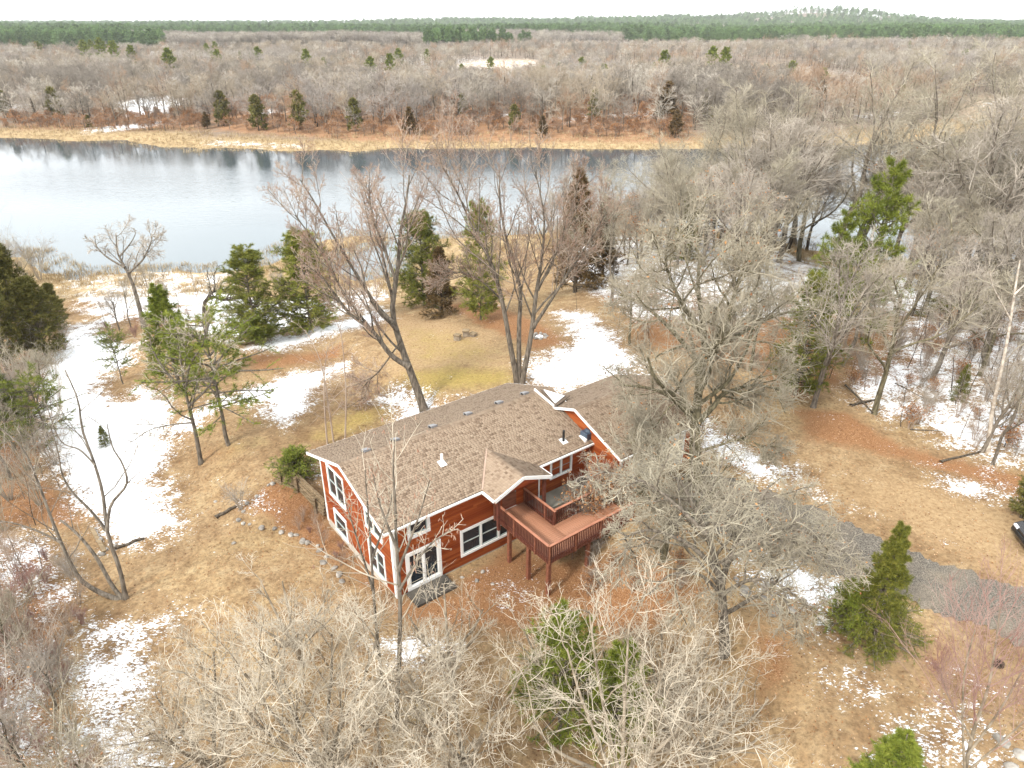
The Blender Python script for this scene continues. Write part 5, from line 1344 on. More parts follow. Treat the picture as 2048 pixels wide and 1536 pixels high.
for p in scatter([(1300,470),(1480,462),(1620,490),(1760,520),(1900,530),(2060,520),(2600,510),(2600,600),(2060,580),(1700,590),(1480,570),(1320,540)], 110, 1.7):
    uu = 1024+FPX*p[0]/(p[1]*math.cos(PITCH)+CAM_H*math.sin(PITCH)); top = rng.uniform(195, 310)+(70 if uu < 1440 else (25 if uu < 1540 else 0))
    put(WOOD[int(rng.integers(5))], p[0], p[1], height_to((p[0], p[1], float(terrain(np.array([p[0]]), np.array([p[1]]))[0])), top)/12.6*1.32, 'tall bare tree by the water in the belt of woods right of the house', 'bare trees along the right shore', sz=0.78)
for p in scatter([(1080,500),(1180,470),(1320,480),(1320,600),(1250,660),(1180,620),(1090,560)], 16, 2.6):
    put(WOOD[int(rng.choice([1, 3, 4]))], p[0], p[1], rng.uniform(0.55, 0.85), 'bare tree in the thicket between the triple maple and the big oak', 'bare trees of the thicket by the shore')
for p in scatter([(-220,530),(20,530),(100,590),(110,700),(70,760),(60,900),(-200,900)], 22, 1.8):
    put(WOOD[int(rng.integers(5))], p[0], p[1], rng.uniform(0.45, 0.8), 'bare tree in the bank of trees at the left edge', 'bare trees at the left edge')
for i, (px, s, k) in enumerate((((60, 880), 0.5, 0), ((20, 960), 0.55, 4), ((95, 800), 0.45, 2), ((-30, 1060), 0.55, 1))):
    b = ground_at(*px); put(WOOD[k], b[0], b[1], s, 'bare tree along the left side of the snow field', 'bare trees beside the left snow field')
for i, (px, s, k) in enumerate((((30, 1330), 0.40, 2), ((-40, 1450), 0.5, 1), ((110, 1420), 0.34, 0), ((60, 1560), 0.42, 3), ((190, 1600), 0.34, 2))):
    b = ground_at(*px); put(WOOD[k], b[0], b[1], s, 'low twiggy bare tree in the thicket at the bottom left', 'bare trees of the bottom left thicket')
for i, (px, s, k) in enumerate((((240, 660), 0.40, 0), ((262, 655), 0.36, 4), ((345, 640), 0.34, 1), ((300, 600), 0.3, 4), ((560, 600), 0.35, 0))):
    b = ground_at(*px); put(WOOD[k], b[0], b[1], s, 'small thin bare tree on the marsh edge beside the leaning tree', 'small bare trees at the marsh edge')
for p in scatter([(1140,520),(1300,480),(1330,520),(1200,590)], 5, 3.0):
    o = link('russet_tree', FAR_RUSSET[int(rng.integers(2))]); z = float(terrain(np.array([p[0]]), np.array([p[1]]))[0]); s = rng.uniform(0.8, 1.1)
    o.location = (p[0], p[1], z-0.05); o.scale = (s,)*3; o.rotation_euler = (0, 0, rng.uniform(0, 6.28)); tag(o, 'small tree still holding russet leaves near the shore beside the russet cedars', 'tree', 'russet trees by the near shore')

# shrubs
def bush(me, x, y, s, label, group=None):
    o = link('bare_shrub', me); z = float(terrain(np.array([x]), np.array([y]))[0])
    o.location = (x, y, z-0.03); o.scale = (s,)*3; o.rotation_euler = (0, 0, rng.uniform(0, 6.28)); tag(o, label, 'shrub', group); return o
for (u, v, k, sc, lab) in ((30, 1500, 0, 1.0, 'tall'), (130, 1590, 1, 1.05, 'tall'), (-20, 1380, 1, 0.95, 'tall'), (90, 1370, 0, 0.8, 'tall'), (230, 1620, 0, 0.9, 'tall'), (40, 1270, 1, 0.75, 'tall'), (150, 1480, 1, 0.8, 'tall'), (290, 1660, 1, 0.8, 'tall')):
    b = ground_at(u, v); bush(THICKET[k], b[0], b[1], sc, 'tall dense bare thicket bush at the bottom left corner', 'thicket bushes at the bottom left')
for (u, v, k, sc) in ((20, 1000, 0, 0.9), (55, 940, 1, 0.9), (-10, 900, 0, 1.0), (90, 860, 1, 0.8), (40, 830, 0, 0.9), (110, 760, 1, 0.7), (0, 780, 1, 1.0), (70, 720, 0, 0.9), (130, 700, 0, 0.6), (-30, 700, 0, 1.1), (90, 640, 1, 0.8), (30, 640, 0, 1.0), (110, 930, 0, 0.8), (80, 1010, 1, 0.8), (10, 1060, 1, 0.9), (120, 820, 0, 0.6), (60, 780, 1, 0.9), (20, 560, 1, 1.3), (80, 560, 0, 1.2), (-20, 520, 0, 1.5)):
    b = ground_at(u, v); bush(THICKET[k], b[0], b[1], sc, 'tall dense bare bush in the bank of trees at the left edge', 'tall bushes at the left edge')
b = ground_at(482, 1018); bush(SHRUB[0], b[0], b[1], 0.85, 'bare round shrub alone on the lawn at the end of the border stones')
for poly, n, ks, s, lab, grp in (
    ([(-100,1080),(130,1100),(190,1250),(150,1400),(190,1560),(-150,1560)], 60, (0, 1, 2, 2), (0.5, 0.95), 'tangled bare shrub in the thicket at the lower left', 'shrubs of the lower left thicket'),
    ([(1640,700),(1800,640),(2060,620),(2300,700),(2300,940),(2060,930),(1900,890),(1720,830)], 120, (0, 1, 3), (0.5, 1.0), 'thin bare shrub poking from the snow in the right woods', 'shrubs of the right woods'),
    ([(1180,560),(1650,640),(1680,760),(1600,800),(1480,740),(1250,700)], 26, (0, 1, 3), (0.6, 1.1), 'bare brown shrub in the leaf litter behind the garage', 'shrubs behind the garage'),
    ([(200,660),(440,590),(440,660),(300,690)], 14, (0, 1, 2), (0.4, 0.8), 'bare shrub at the marsh edge below the leaning tree', 'shrubs at the marsh edge'),
    ([(-100,700),(100,700),(130,830),(90,960),(-100,1000)], 16, (0, 1, 2), (0.6, 1.0), 'bare shrub in the bank of trees left of the snow field', 'shrubs left of the snow field'),
    ([(560,1000),(640,1040),(720,1130),(690,1140),(590,1060)], 9, (1, 2), (0.28, 0.42), 'small reddish shrub in the leaf bed along the gable wall', 'shrubs in the bed by the gable wall'),
    ([(1120,1110),(1300,1080),(1400,1150),(1330,1230),(1180,1200)], 12, (0, 3), (0.35, 0.6), 'low bare shrub in the leaves below the deck corner', 'shrubs below the deck'),
    ([(1130,1035),(1235,985),(1255,1005),(1190,1045),(1140,1060)], 12, (0, 0, 3), (0.8, 1.15), 'tall bare shrub in the bed enclosed by the deck', 'shrubs enclosed by the deck')):
    for p in scatter(poly, n, 0.6): bush(SHRUB[ks[int(rng.integers(len(ks)))]], p[0], p[1], rng.uniform(*s), lab, grp)

def sap(x, y, s, label, group):
    o = link('sapling', SAPLING[int(rng.integers(4))]); o.location = (x, y, float(terrain(np.array([x]), np.array([y]))[0])-0.03); o.scale = (s,)*3; o.rotation_euler = (0, 0, rng.uniform(0, 6.28)); tag(o, label, 'sapling', group)
for poly, n, md, s, lab, grp in (
    ([(1640,690),(1800,630),(2060,610),(2300,700),(2300,950),(2060,940),(1900,895),(1720,835)], 75, 0.9, (0.5, 1.1), 'thin dark sapling standing in the snow of the right woods', 'saplings of the right woods'),
    ([(200,660),(250,600),(480,560),(480,640),(400,660),(300,690)], 18, 0.8, (0.5, 0.95), 'thin sapling at the marsh edge beside the leaning tree', 'saplings at the marsh edge'),
    ([(1100,600),(1200,480),(1330,490),(1320,640),(1250,690)], 26, 1.0, (0.6, 1.2), 'thin sapling in the thicket between the triple maple and the big oak', 'saplings of the shore thicket'),
    ([(1250,690),(1300,600),(1650,640),(1690,780),(1600,800),(1480,740)], 24, 1.0, (0.6, 1.1), 'thin sapling in the leaf litter behind the garage', 'saplings behind the garage'),
    ([(-80,860),(130,800),(140,960),(110,1060),(-120,1100)], 18, 0.9, (0.6, 1.1), 'thin sapling in the red-brown leaves at the left edge', 'saplings at the left edge'),
    ([(-60,1120),(130,1140),(150,1300),(-60,1400)], 14, 0.8, (0.4, 0.8), 'thin sapling in the snow-flecked leaves at the lower left', 'saplings at the lower left')):
    for p in scatter(poly, n, md): sap(p[0], p[1], rng.uniform(*s), lab, grp)
# ------------------------------------------------------------------ the far bank
KINDSCOL = bpy.data.collections.new('far_tree_kinds'); COL.children.link(KINDSCOL)
KC = {}
for nm in ('bare', 'pine'):
    KC[nm] = bpy.data.collections.new('far_'+nm+'_kinds'); KINDSCOL.children.link(KC[nm])
fields = [px_poly(p) for _, p in FIELD]; fsnow = [px_poly(p) for _, p in FARSNOW]
N = 80000
Yc = 200*(1250/200)**rng.uniform(0, 1, N)**0.8; Xc = rng.uniform(-0.86, 0.86, N)*Yc
sd_r = -poly_sd(Xc, Yc, RIVER)
ok = (Yc > 150) & (sd_r > 27)
for P in fields: ok &= (poly_sd(Xc, Yc, P) < -6) & (poly_sd(Xc, Yc+38, P) < -2) & (poly_sd(Xc, Yc+75, P) < 0)
for P in fsnow: ok &= (poly_sd(Xc, Yc, P) < -1) | (rng.random(N) < 0.05)
nz = wob(Xc, Yc, 0.02, 21)+0.5*wob(Xc, Yc, 0.06, 22)
u_, v_ = 0, 0
front = sd_r < 70
russ = poly_sd(Xc, Yc, px_poly(RUSSET[0][1])) > 0
ok &= ~(russ & (rng.random(N) < 0.72)) 
ok &= rng.random(N) < np.clip(0.85+0.7*nz, 0.15, 1)
Xc, Yc = Xc[ok], Yc[ok]
# thin out trees standing in each other
cell = {}; keep = []
for i in np.argsort(Yc):
    m_ = 3.9+Yc[i]*0.0055; k = (int(Xc[i]/m_), int(Yc[i]/m_), int(m_*2))
    if k not in cell: cell[k] = 1; keep.append(i)
Xc, Yc = Xc[keep], Yc[keep]
D_PINE = lambda X, Y: 900+190*wob(X, Y, 0.0045, 31)+0.10*X+70*wob(X, Y, 0.015, 32)
isp = Yc > D_PINE(Xc, Yc)
Xc, Yc = Xc[~isp], Yc[~isp]; Zc = terrain(Xc, Yc)
scl = rng.uniform(0.65, 1.2, len(Xc))*(0.9+0.25*np.clip(wob(Xc, Yc, 0.02, 23), -1, 1)); kind = np.where(rng.random(len(Xc)) < 0.5, rng.integers(0, 7, len(Xc)), np.digitize(wob(Xc, Yc, 0.016, 24), [-0.6, -0.3, -0.05, 0.2, 0.45, 0.8])); rot = rng.uniform(0, 6.28, len(Xc))
inview = np.abs(Xc) < 0.72*Yc+4
order = np.argsort(np.where(inview, Yc, 1e9)); ind = order[:110]; rest = order[110:]
for c_, i in enumerate(ind):
    o = bpy.data.objects.new('bare_tree', FAR[kind[i]])
    (KC['bare'] if c_ < 7 else COL).objects.link(o)
    if c_ < 7: o.data = FAR[c_]
    o.location = (Xc[i], Yc[i], Zc[i]-0.1); o.scale = (scl[i]*1.25, scl[i]*1.25, scl[i]); o.rotation_euler = (0, 0, rot[i])
    u = 1024+FPX*Xc[i]/(Yc[i]*math.cos(PITCH)+CAM_H*math.sin(PITCH))
    for lim, sx in ((170, 'at the far left'), (430, 'behind the snowy left marsh'), (640, 'left of the russet slope'), (900, 'behind the russet slope, left half'), (1150, 'in line with the two maples'), (1400, 'behind the russet slope, right half'), (1700, 'right of the russet slope'), (9999, 'at the far right')):
        if u < lim: break
    tag(o, 'bare tree of the far bank woods '+sx, 'tree', 'bare trees of the far bank '+sx)

def instances(name, X, Y, Z, S, R_, K, coll, label, cat, wide=1.25):
    """countless far trees as one object: points that carry the trees of a collection"""
    me = bpy.data.meshes.new(name); me.vertices.add(len(X)); me.vertices.foreach_set('co', np.stack([X, Y, Z], 1).astype(np.float32).ravel())
    for k, a in (('size', S), ('turn', R_)):
        at = me.attributes.new(k, 'FLOAT', 'POINT'); at.data.foreach_set('value', np.asarray(a, np.float32))
    at = me.attributes.new('pick', 'INT', 'POINT'); at.data.foreach_set('value', np.asarray(K, np.int32))
    o = link(name, me); tag(o, label, cat, kind='stuff')
    ng = bpy.data.node_groups.new(name, 'GeometryNodeTree')
    ng.interface.new_socket('Geometry', in_out='INPUT', socket_type='NodeSocketGeometry'); ng.interface.new_socket('Geometry', in_out='OUTPUT', socket_type='NodeSocketGeometry')
    n = ng.nodes; l = ng.links
    gi, go = n.new('NodeGroupInput'), n.new('NodeGroupOutput'); ip = n.new('GeometryNodeInstanceOnPoints'); ci = n.new('GeometryNodeCollectionInfo')
    ci.inputs['Collection'].default_value = coll; ci.inputs['Separate Children'].default_value = True; ci.inputs['Reset Children'].default_value = True
    def na(k, t):
        x = n.new('GeometryNodeInputNamedAttribute'); x.data_type = t; x.inputs['Name'].default_value = k; return x.outputs['Attribute']
    ip.inputs['Pick Instance'].default_value = True
    cx = n.new('ShaderNodeCombineXYZ'); l.new(na('turn', 'FLOAT'), cx.inputs['Z'])
    l.new(gi.outputs[0], ip.inputs['Points']); l.new(ci.outputs[0], ip.inputs['Instance']); l.new(na('pick', 'INT'), ip.inputs['Instance Index'])
    l.new(cx.outputs[0], ip.inputs['Rotation']); cs = n.new('ShaderNodeVectorMath'); cs.operation = 'SCALE'; cs.inputs[0].default_value = (wide, wide, 1); l.new(na('size', 'FLOAT'), cs.inputs['Scale']); l.new(cs.outputs[0], ip.inputs['Scale']); l.new(ip.outputs[0], go.inputs[0])
    md = o.modifiers.new('trees', 'NODES'); md.node_group = ng
    return o
instances('bare_woodland', Xc[rest], Yc[rest], Zc[rest]-0.1, scl[rest], rot[rest], kind[rest], KC['bare'], 'grey-brown bare woodland stretching from the far bank to the pine belt', 'woodland')

# pine belts towards the horizon
N = 34000
Yp = 800*(4600/800)**rng.uniform(0, 1, N)**1.25; Xp = rng.uniform(-0.76, 0.76, N)*Yp
pn = wob(Xp, Yp, 0.004, 41)+0.6*wob(Xp, Yp, 0.011, 42)
ok = (Yp > D_PINE(Xp, Yp)) & (pn > -0.42)
bare_far = (Yp > D_PINE(Xp, Yp)) & (pn <= -0.42)
Xb, Yb = Xp[bare_far], Yp[bare_far]; Xp, Yp = Xp[ok], Yp[ok]
Sp = rng.uniform(0.95, 1.35, len(Xp))*(1+np.clip((Yp-1200)/4000, 0, 0.8)); Zp = terrain(Xp, Yp)
first = np.argsort(Yp)
for c_ in range(3):
    i = first[c_]; o = bpy.data.objects.new('pine_tree', FAR_PINE[c_]); KC['pine'].objects.link(o); o.location = (Xp[i], Yp[i], Zp[i]); o.scale = (Sp[i],)*3
    tag(o, 'dark green pine at the front of the far pine belt', 'tree', 'pines at the front of the far belt')
sel = first[3:63]
for i in sel:
    o = link('pine_tree', FAR_PINE[int(rng.integers(3))]); o.location = (Xp[i], Yp[i], Zp[i]); o.scale = (Sp[i],)*3; o.rotation_euler = (0, 0, rng.uniform(0, 6.28))
    u = 1024+FPX*Xp[i]/(Yp[i]*math.cos(PITCH)+CAM_H*math.sin(PITCH)); wh = 'left' if u < 700 else ('middle' if u < 1350 else 'right')
    tag(o, 'dark green pine at the front of the far pine belt, '+wh+' part', 'tree', 'pines at the front of the far belt, '+wh+' part')
sel = first[63:]
instances('pine_forest', Xp[sel], Yp[sel], Zp[sel]-0.3, Sp[sel], rng.uniform(0, 6.28, len(sel)), rng.integers(0, 3, len(sel)), KC['pine'], 'belt of dark green pine forest along the horizon', 'forest')
Zb = terrain(Xb, Yb)
instances('bare_woodland', Xb, Yb, Zb, rng.uniform(0.9, 1.4, len(Xb)), rng.uniform(0, 6.28, len(Xb)), rng.choice([0, 1, 3, 4, 6], len(Xb)), KC['bare'], 'grey patches of bare woodland among the far pine belts', 'woodland')

# cedars and green pines one can pick out on the far bank
def far_one(nm, me, px, hpx, h0, label, group=None):
    b = ground_at(*px); h = height_to(b, px[1]-hpx); o = link(nm, me); s = h/h0
    o.location = (b[0], b[1], b[2]-0.1); o.scale = (s*1.05, s*1.05, s); o.rotation_euler = (0, 0, px[0]*1.7); tag(o, label, 'tree', group)
for px, hp, k in (((448, 252), 66, 0), ((518, 262), 68, 0), ((600, 258), 72, 0), ((712, 262), 62, 0), ((820, 270), 52, 1), ((1028, 262), 50, 0), ((1188, 246), 62, 0), ((1330, 250), 80, 1), ((1350, 276), 52, 1), ((1412, 236), 58, 0), ((1500, 232), 50, 0), ((1540, 225), 55, 1), ((115, 240), 62, 0), ((15, 236), 52, 0), ((925, 240), 50, 0), ((1085, 276), 42, 1), ((180, 255), 24, 0), ((415, 258), 32, 1), ((1640, 205), 40, 1), ((1800, 200), 30, 0)):
    far_one('cedar_tree', FAR_CEDAR[k], px, hp, (7, 6)[k], 'dark conical cedar on the russet far bank' if px[0] > 430 else 'dark cedar at the marsh on the left of the far bank', 'cedars of the russet far bank' if px[0] > 430 else 'cedars of the left far bank')
for px, hp in (((345, 160), 40), ((175, 128), 30), ((210, 130), 34), ((235, 136), 34), ((270, 138), 30), ((440, 140), 26), ((520, 138), 28), ((615, 146), 30), ((1205, 186), 36), ((1420, 150), 36), ((1440, 165), 30), ((1525, 190), 38), ((1575, 186), 40), ((855, 130), 20), ((505, 128), 18), ((500, 165), 24), ((1180, 205), 34), ((1640, 190), 34)):
    far_one('pine_tree', FAR_GREEN[0], px, hp*1.5, 9, 'bright green pine standing out of the bare far woods', 'green pines in the bare far woods')
gp = rng.uniform(0, 1, (500, 2)); Yg = 300+650*gp[:, 0]; Xg = (gp[:, 1]-0.5)*1.45*Yg; gm_ = (wob(Xg, Yg, 0.013, 91) > 0.25) & (-poly_sd(Xg, Yg, RIVER) > 70)
for P in fields: gm_ &= poly_sd(Xg, Yg, P) < 0
for x, y in list(zip(Xg[gm_], Yg[gm_]))[:36]:
    o = link('pine_tree', FAR_GREEN[0]); s_ = rng.uniform(0.7, 1.35); o.location = (x, y, float(terrain(np.array([x]), np.array([y]))[0])); o.scale = (s_*1.1, s_*1.1, s_); o.rotation_euler = (0, 0, rng.uniform(0, 6.28)); tag(o, 'green pine standing out of the bare far woods', 'tree', 'green pines scattered in the bare far woods')
Xr, Yr = [], []
for P, nn in ((px_poly(RUSSET[0][1]), 1500), (px_poly(RUSSET[1][1]), 260)):
    lo, hi = P.min(0), P.max(0); c = rng.uniform(lo, hi, (nn, 2)); m_ = poly_sd(c[:, 0], c[:, 1], P) > 1; Xr += list(c[m_, 0]); Yr += list(c[m_, 1])
Xr, Yr = np.array(Xr), np.array(Yr); m_ = -poly_sd(Xr, Yr, RIVER) > 18; Xr, Yr = Xr[m_], Yr[m_]; Zr = terrain(Xr, Yr)
rc = bpy.data.collections.new('russet_kinds'); KINDSCOL.children.link(rc)
for c_ in range(2):
    o = bpy.data.objects.new('russet_tree', FAR_RUSSET[c_]); rc.objects.link(o); o.location = (Xr[c_], Yr[c_], Zr[c_]); o.scale = (0.4,)*3; tag(o, 'low oak scrub still holding russet leaves on the far bank', 'tree', 'russet scrub oaks of the far bank')
for c_ in range(2, 90):
    o = link('russet_tree', FAR_RUSSET[c_ % 2]); o.location = (Xr[c_], Yr[c_], Zr[c_]-0.1); o.scale = (rng.uniform(0.22, 0.5),)*3; o.rotation_euler = (0, 0, rng.uniform(0, 6.28)); tag(o, 'low oak scrub still holding russet leaves on the far bank', 'tree', 'russet scrub oaks of the far bank')
instances('russet_scrub', Xr[90:], Yr[90:], Zr[90:]-0.1, rng.uniform(0.2, 0.6, len(Xr)-90), rng.uniform(0, 6.28, len(Xr)-90), rng.integers(0, 2, len(Xr)-90), rc, 'russet leafy scrub covering the far bank', 'scrub')
# ------------------------------------------------------------------ small things on the ground
def gz1(x, y): return float(terrain(np.array([x]), np.array([y]))[0])
M['stone'] = mat('field_stone', (0.17, 0.155, 0.135), 0.9, (0.36, 0.335, 0.30), 2.5, 5, 0.15, 0.3, 0.25)
M['timber'] = mat('weathered_timber', (0.12, 0.088, 0.052), 0.95, (0.27, 0.205, 0.13), 2.0, 6, 0.1, 0.5, 0.15, stretch=(1, 8, 8))
def stone_mesh(seed, r):
    import bmesh
    rnd = np.random.default_rng(seed); bm = bmesh.new(); bmesh.ops.create_icosphere(bm, subdivisions=2, radius=1)
    a = unit(rnd.normal(size=(6, 3))); h = rnd.uniform(0.62, 0.95, 6); sc = np.array([1.0, rnd.uniform(0.65, 0.95), rnd.uniform(0.5, 0.75)])
    for v in bm.verts:
        p = np.array(v.co)
        for n_, k in zip(a, h):
            t = p@n_
            if t > k: p = p-n_*(t-k)
        v.co = p*sc*r
    me = bpy.data.meshes.new('stone'); bm.to_mesh(me); bm.free(); me.materials.append(M['stone']); return me
STONES = [stone_mesh(k, 0.3) for k in range(6)]
srng = np.random.default_rng(77)
def stones(pxs, s, label, group, jit=0.12):
    for (u, v) in pxs:
        b = ground_at(u, v); x, y = b[:2]+srng.normal(0, jit, 2)
        o = link('boulder', STONES[int(srng.integers(6))]); k = srng.uniform(*s)
        o.scale = (k*srng.uniform(0.8, 1.3), k, k*srng.uniform(0.8, 1.1)); o.location = (x, y, gz1(x, y)+0.05*k); o.rotation_euler = (srng.normal(0, 0.15), srng.normal(0, 0.15), srng.uniform(0, 6.28))
        tag(o, label, 'stone', group)
stones([(486,1022),(482,1040),(490,1047),(502,1048),(520,1056),(530,1057),(547,1060),(566,1066),(580,1070),(592,1073),(606,1084),(622,1090),(628,1098),(640,1106),(648,1115),(655,1124),(668,1138),(676,1150),(690,1165)], (0.4, 0.85), 'pale field stone in the curved row edging the leaf bed left of the gable wall', 'border stones by the gable wall')
stones([(500,1005),(512,998),(538,975),(545,968),(428,1005),(470,1085)], (0.4, 0.7), 'small stone lying loose at the upper end of the border row', 'loose stones near the border row')
stones([(1505,1185),(1530,1180),(1560,1215),(1585,1222),(1545,1225),(1600,1210),(1480,1165),(1530,1200)], (0.6, 1.3), 'grey boulder in the leaves under the snow bank below the driveway', 'boulders under the snow bank')
stones([(2012,1490),(2035,1500),(2045,1520),(2000,1475),(2030,1540)], (0.6, 1.1), 'boulder half covered by snow at the bottom right corner', 'boulders at the bottom right corner')
stones([(905,1140),(925,1150),(950,1160),(965,1148),(890,1160),(985,1165)], (0.3, 0.6), 'dark stone on the leaves below the triple window', 'stones below the triple window')
stones([(215,1098),(200,1108),(232,1092),(190,1082)], (0.4, 0.7), 'small stone beside the fallen timber on the left lawn', 'stones beside the fallen timber')

# timber retaining wall at the rear left corner of the house
A_, B_ = ground_at(650, 1036), ground_at(552, 962)
wall = empty('retaining_wall', (A_[0], A_[1], A_[2])); tag(wall, 'weathered timber retaining wall running from the gable corner to the yew', 'retaining wall')
dv = np.array([B_[0]-A_[0], B_[1]-A_[1]]); Ld = np.hypot(*dv); ud = dv/Ld; pn_ = np.array([-ud[1], ud[0]])
trng = random.Random(4)
for r in range(5):
    k0, k1 = 0.0, Ld*(1-0.06*r) ; x = k0
    while x < k1-0.3:
        e = min(k1, x+trng.uniform(1.6, 2.6)); off = -0.05*r+trng.uniform(-0.03, 0.03); z = 0.12+0.2*r
        a = ud*x+pn_*off; b = ud*e+pn_*(off+trng.uniform(-0.04, 0.04))
        za, zb = (gz1(A_[0]+q[0]-0.3*pn_[0], A_[1]+q[1]-0.3*pn_[1])-A_[2] for q in (a, b))
        MB().bar((a[0], a[1], za+z+trng.uniform(-.01, .01)), (b[0], b[1], zb+z+trng.uniform(-.02, .02)), 0.19, 0.185).build('timber', M['timber'], wall, 0.012); x = e+0.02
for k in (0.15, 0.5, 0.85):
    a = ud*(Ld*k)+pn_*0.14; za = gz1(A_[0]+a[0], A_[1]+a[1])-A_[2]; MB().box(a[0]-0.08, a[0]+0.08, a[1]-0.08, a[1]+0.08, za-0.2, za+1.05).build('stake', M['timber'], wall, 0.01)

# fallen timber, plank, logs
def log_(u0, v0, u1, v1, r, label, nm='log', m_='bark_dark', square=False, lift=0.0):
    a, b = ground_at(u0, v0), ground_at(u1, v1)
    p = [a+np.array([0, 0, r*0.6+lift]), a*0.6+b*0.4+np.array([0.03, 0.03, r*0.7+lift]), b+np.array([0, 0, r*0.6+lift])]
    if square: o = MB().bar(tuple(p[0]), tuple(p[2]), r*2, r*1.4).build(nm, M[m_], None, 0.01)
    else:
        P, R = stem(p, r, r*0.7, 8); P = P+np.random.default_rng(int(u0)).normal(0, r*0.15, P.shape)
        V, F = tubes(P, R, 8, np.random.default_rng(1)); o = link(nm, mesh_np(nm, V, [F], M[m_], smooth=True))
    tag(o, label, 'log'); return o
log_(222, 1102, 290, 1078, 0.12, 'dark rotting log lying at the edge of the left snow field', square=False)
log_(184, 1058, 210, 1105, 0.11, 'brown squared timber lying on the lawn behind the many-stemmed tree', 'timber', 'timber', True)
log_(432, 1036, 472, 1014, 0.13, 'short dark log under the lone round shrub')
log_(490, 484, 520, 478, 0.30, 'grey driftwood log floating in the near bay of the river', 'driftwood', 'bark_grey')
log_(1690, 775, 1745, 830, 0.07, 'dead branch fallen against the thick leaning trunk', 'fallen_branch', 'bark_dark', lift=0.15)
log_(1700, 812, 1760, 800, 0.11, 'dark fallen log in snow behind the thick leaning trunk')
log_(1790, 768, 1848, 798, 0.06, 'thin fallen log on the snow of the right woods')
log_(1820, 860, 1960, 868, 0.045, 'long thin fallen branch at the snowy edge of the right woods', 'fallen_branch')
log_(1880, 925, 1960, 905, 0.09, 'dark stump log in the leaves at the foot of the slim trees')

# bench blocks and fire ring on the rear lawn
M['block'] = mat('bench_block', (0.17, 0.135, 0.10), 0.9, (0.30, 0.25, 0.19), 3, 5, bump=0.3)
for (u, v, sx, sz, lab) in ((915, 680, 0.45, 0.55, 'leftmost pale block seat on the rear lawn'), (932, 672, 0.55, 0.6, 'block seat with a dark hollow between two other seats on the rear lawn'), (946, 672, 0.6, 0.3, 'low dark slab seat, rightmost of three on the rear lawn')):
    b = ground_at(u, v); o = empty('block_seat', tuple(b), 0.3*u)
    MB().box(-sx/2, sx/2, -0.28, 0.28, -0.05, sz*0.8).build('base', M['block'], o, 0.02); MB().box(-sx/2-0.05, sx/2+0.05, -0.32, 0.32, sz*0.8, sz).build('seat', M['timber'], o, 0.02)
    tag(o, lab, 'seat')
b = ground_at(1079, 674); ring = empty('fire_ring', tuple(b)); tag(ring, 'ring of stones dusted with snow right of the triple maple', 'fire ring')
for k in range(9):
    a = 2*math.pi*k/9; o = link('stone', STONES[k % 6]); o.location = (0.6*math.cos(a), 0.6*math.sin(a), 0.08); o.scale = (0.75,)*3; o.rotation_euler = (0, 0, a); kid(ring, o)
MB().cyl((0, 0, 0.0), (0, 0, 0.10), 0.42, 0.3, 10).build('ash', M['snow'], ring)

# round planter in the bed the deck encloses
px_, py_, _ = local(12.2, -1.0); pl_ = empty('planter', (px_, py_, 2.40)); tag(pl_, 'round dark planter tub with a grey rim on the patio by the garage wall', 'planter')
MB().cyl((0, 0, 0), (0, 0, 0.42), 0.42, 0.5, 18).build('tub', M['black'], pl_)
rim = MB()
for k in range(18):
    a, b2 = 2*math.pi*k/18, 2*math.pi*(k+1)/18; rim.bar((0.5*math.cos(a), 0.5*math.sin(a), 0.43), (0.5*math.cos(b2), 0.5*math.sin(b2), 0.43), 0.09, 0.05)
rim.build('rim', M['concrete'], pl_); MB().cyl((0, 0, 0.36), (0, 0, 0.40), 0.45, k=18).build('soil', M['timber'], pl_)

# ------------------------------------------------------------------ the dark car whose nose shows at the right edge
M['carpaint'] = mat('black_car_paint', (0.010, 0.010, 0.012), 0.18, (0.014, 0.014, 0.016), 2, spec=0.6)
M['tyre'] = mat('tyre_rubber', (0.018, 0.018, 0.018), 0.85, (0.03, 0.03, 0.03), 6)
M['rim'] = mat('alloy_rim', (0.35, 0.35, 0.36), 0.3, (0.45, 0.45, 0.46), 4, metal=0.8)
M['lamp'] = mat('headlight_glass', (0.55, 0.57, 0.6), 0.1, (0.65, 0.67, 0.7), 5, spec=0.8)
cb = ground_at(2046, 1108); car = empty('parked_car', (cb[0]+2.35, cb[1]+0.35, gz1(cb[0]+2.3, cb[1]+0.3)), math.radians(172))
tag(car, 'black car at the right edge with only its nose and front wheel in view', 'car')
prof = [(-2.3, 0.35), (-2.35, 0.75), (-2.25, 1.05), (-1.95, 1.62), (-1.4, 1.72), (0.1, 1.70), (0.95, 1.15), (1.9, 1.02), (2.25, 0.85), (2.33, 0.5), (2.25, 0.32)]
V, F = [], []; n_ = len(prof)
for yy, sh in ((-0.92, 0.86), (-0.86, 1.0), (0.86, 1.0), (0.92, 0.86)):
    for (x, z) in prof: V.append((x*(0.985 if sh < 1 else 1), yy*(0.84 if z > 1.3 else 1), 0.32+(z-0.32)*(0.97 if sh < 1 else 1)))
for s_ in range(3):
    for i in range(n_): F.append((s_*n_+i, s_*n_+(i+1) % n_, (s_+1)*n_+(i+1) % n_, (s_+1)*n_+i))
me = bpy.data.meshes.new('body'); me.from_pydata(V, [], F+[tuple(range(n_-1, -1, -1)), tuple(range(3*n_, 4*n_))]); me.materials.append(M['carpaint']); kid(car, link('body', me))
for yy in (-0.80, 0.80):
    MB().poly([(-1.75, yy, 1.12), (0.72, yy, 1.12), (0.02, yy*0.97, 1.58), (-1.55, yy*0.97, 1.58)], (0, 0.05 if yy > 0 else -0.05, 0)).build('side_window', M['glass'], car)
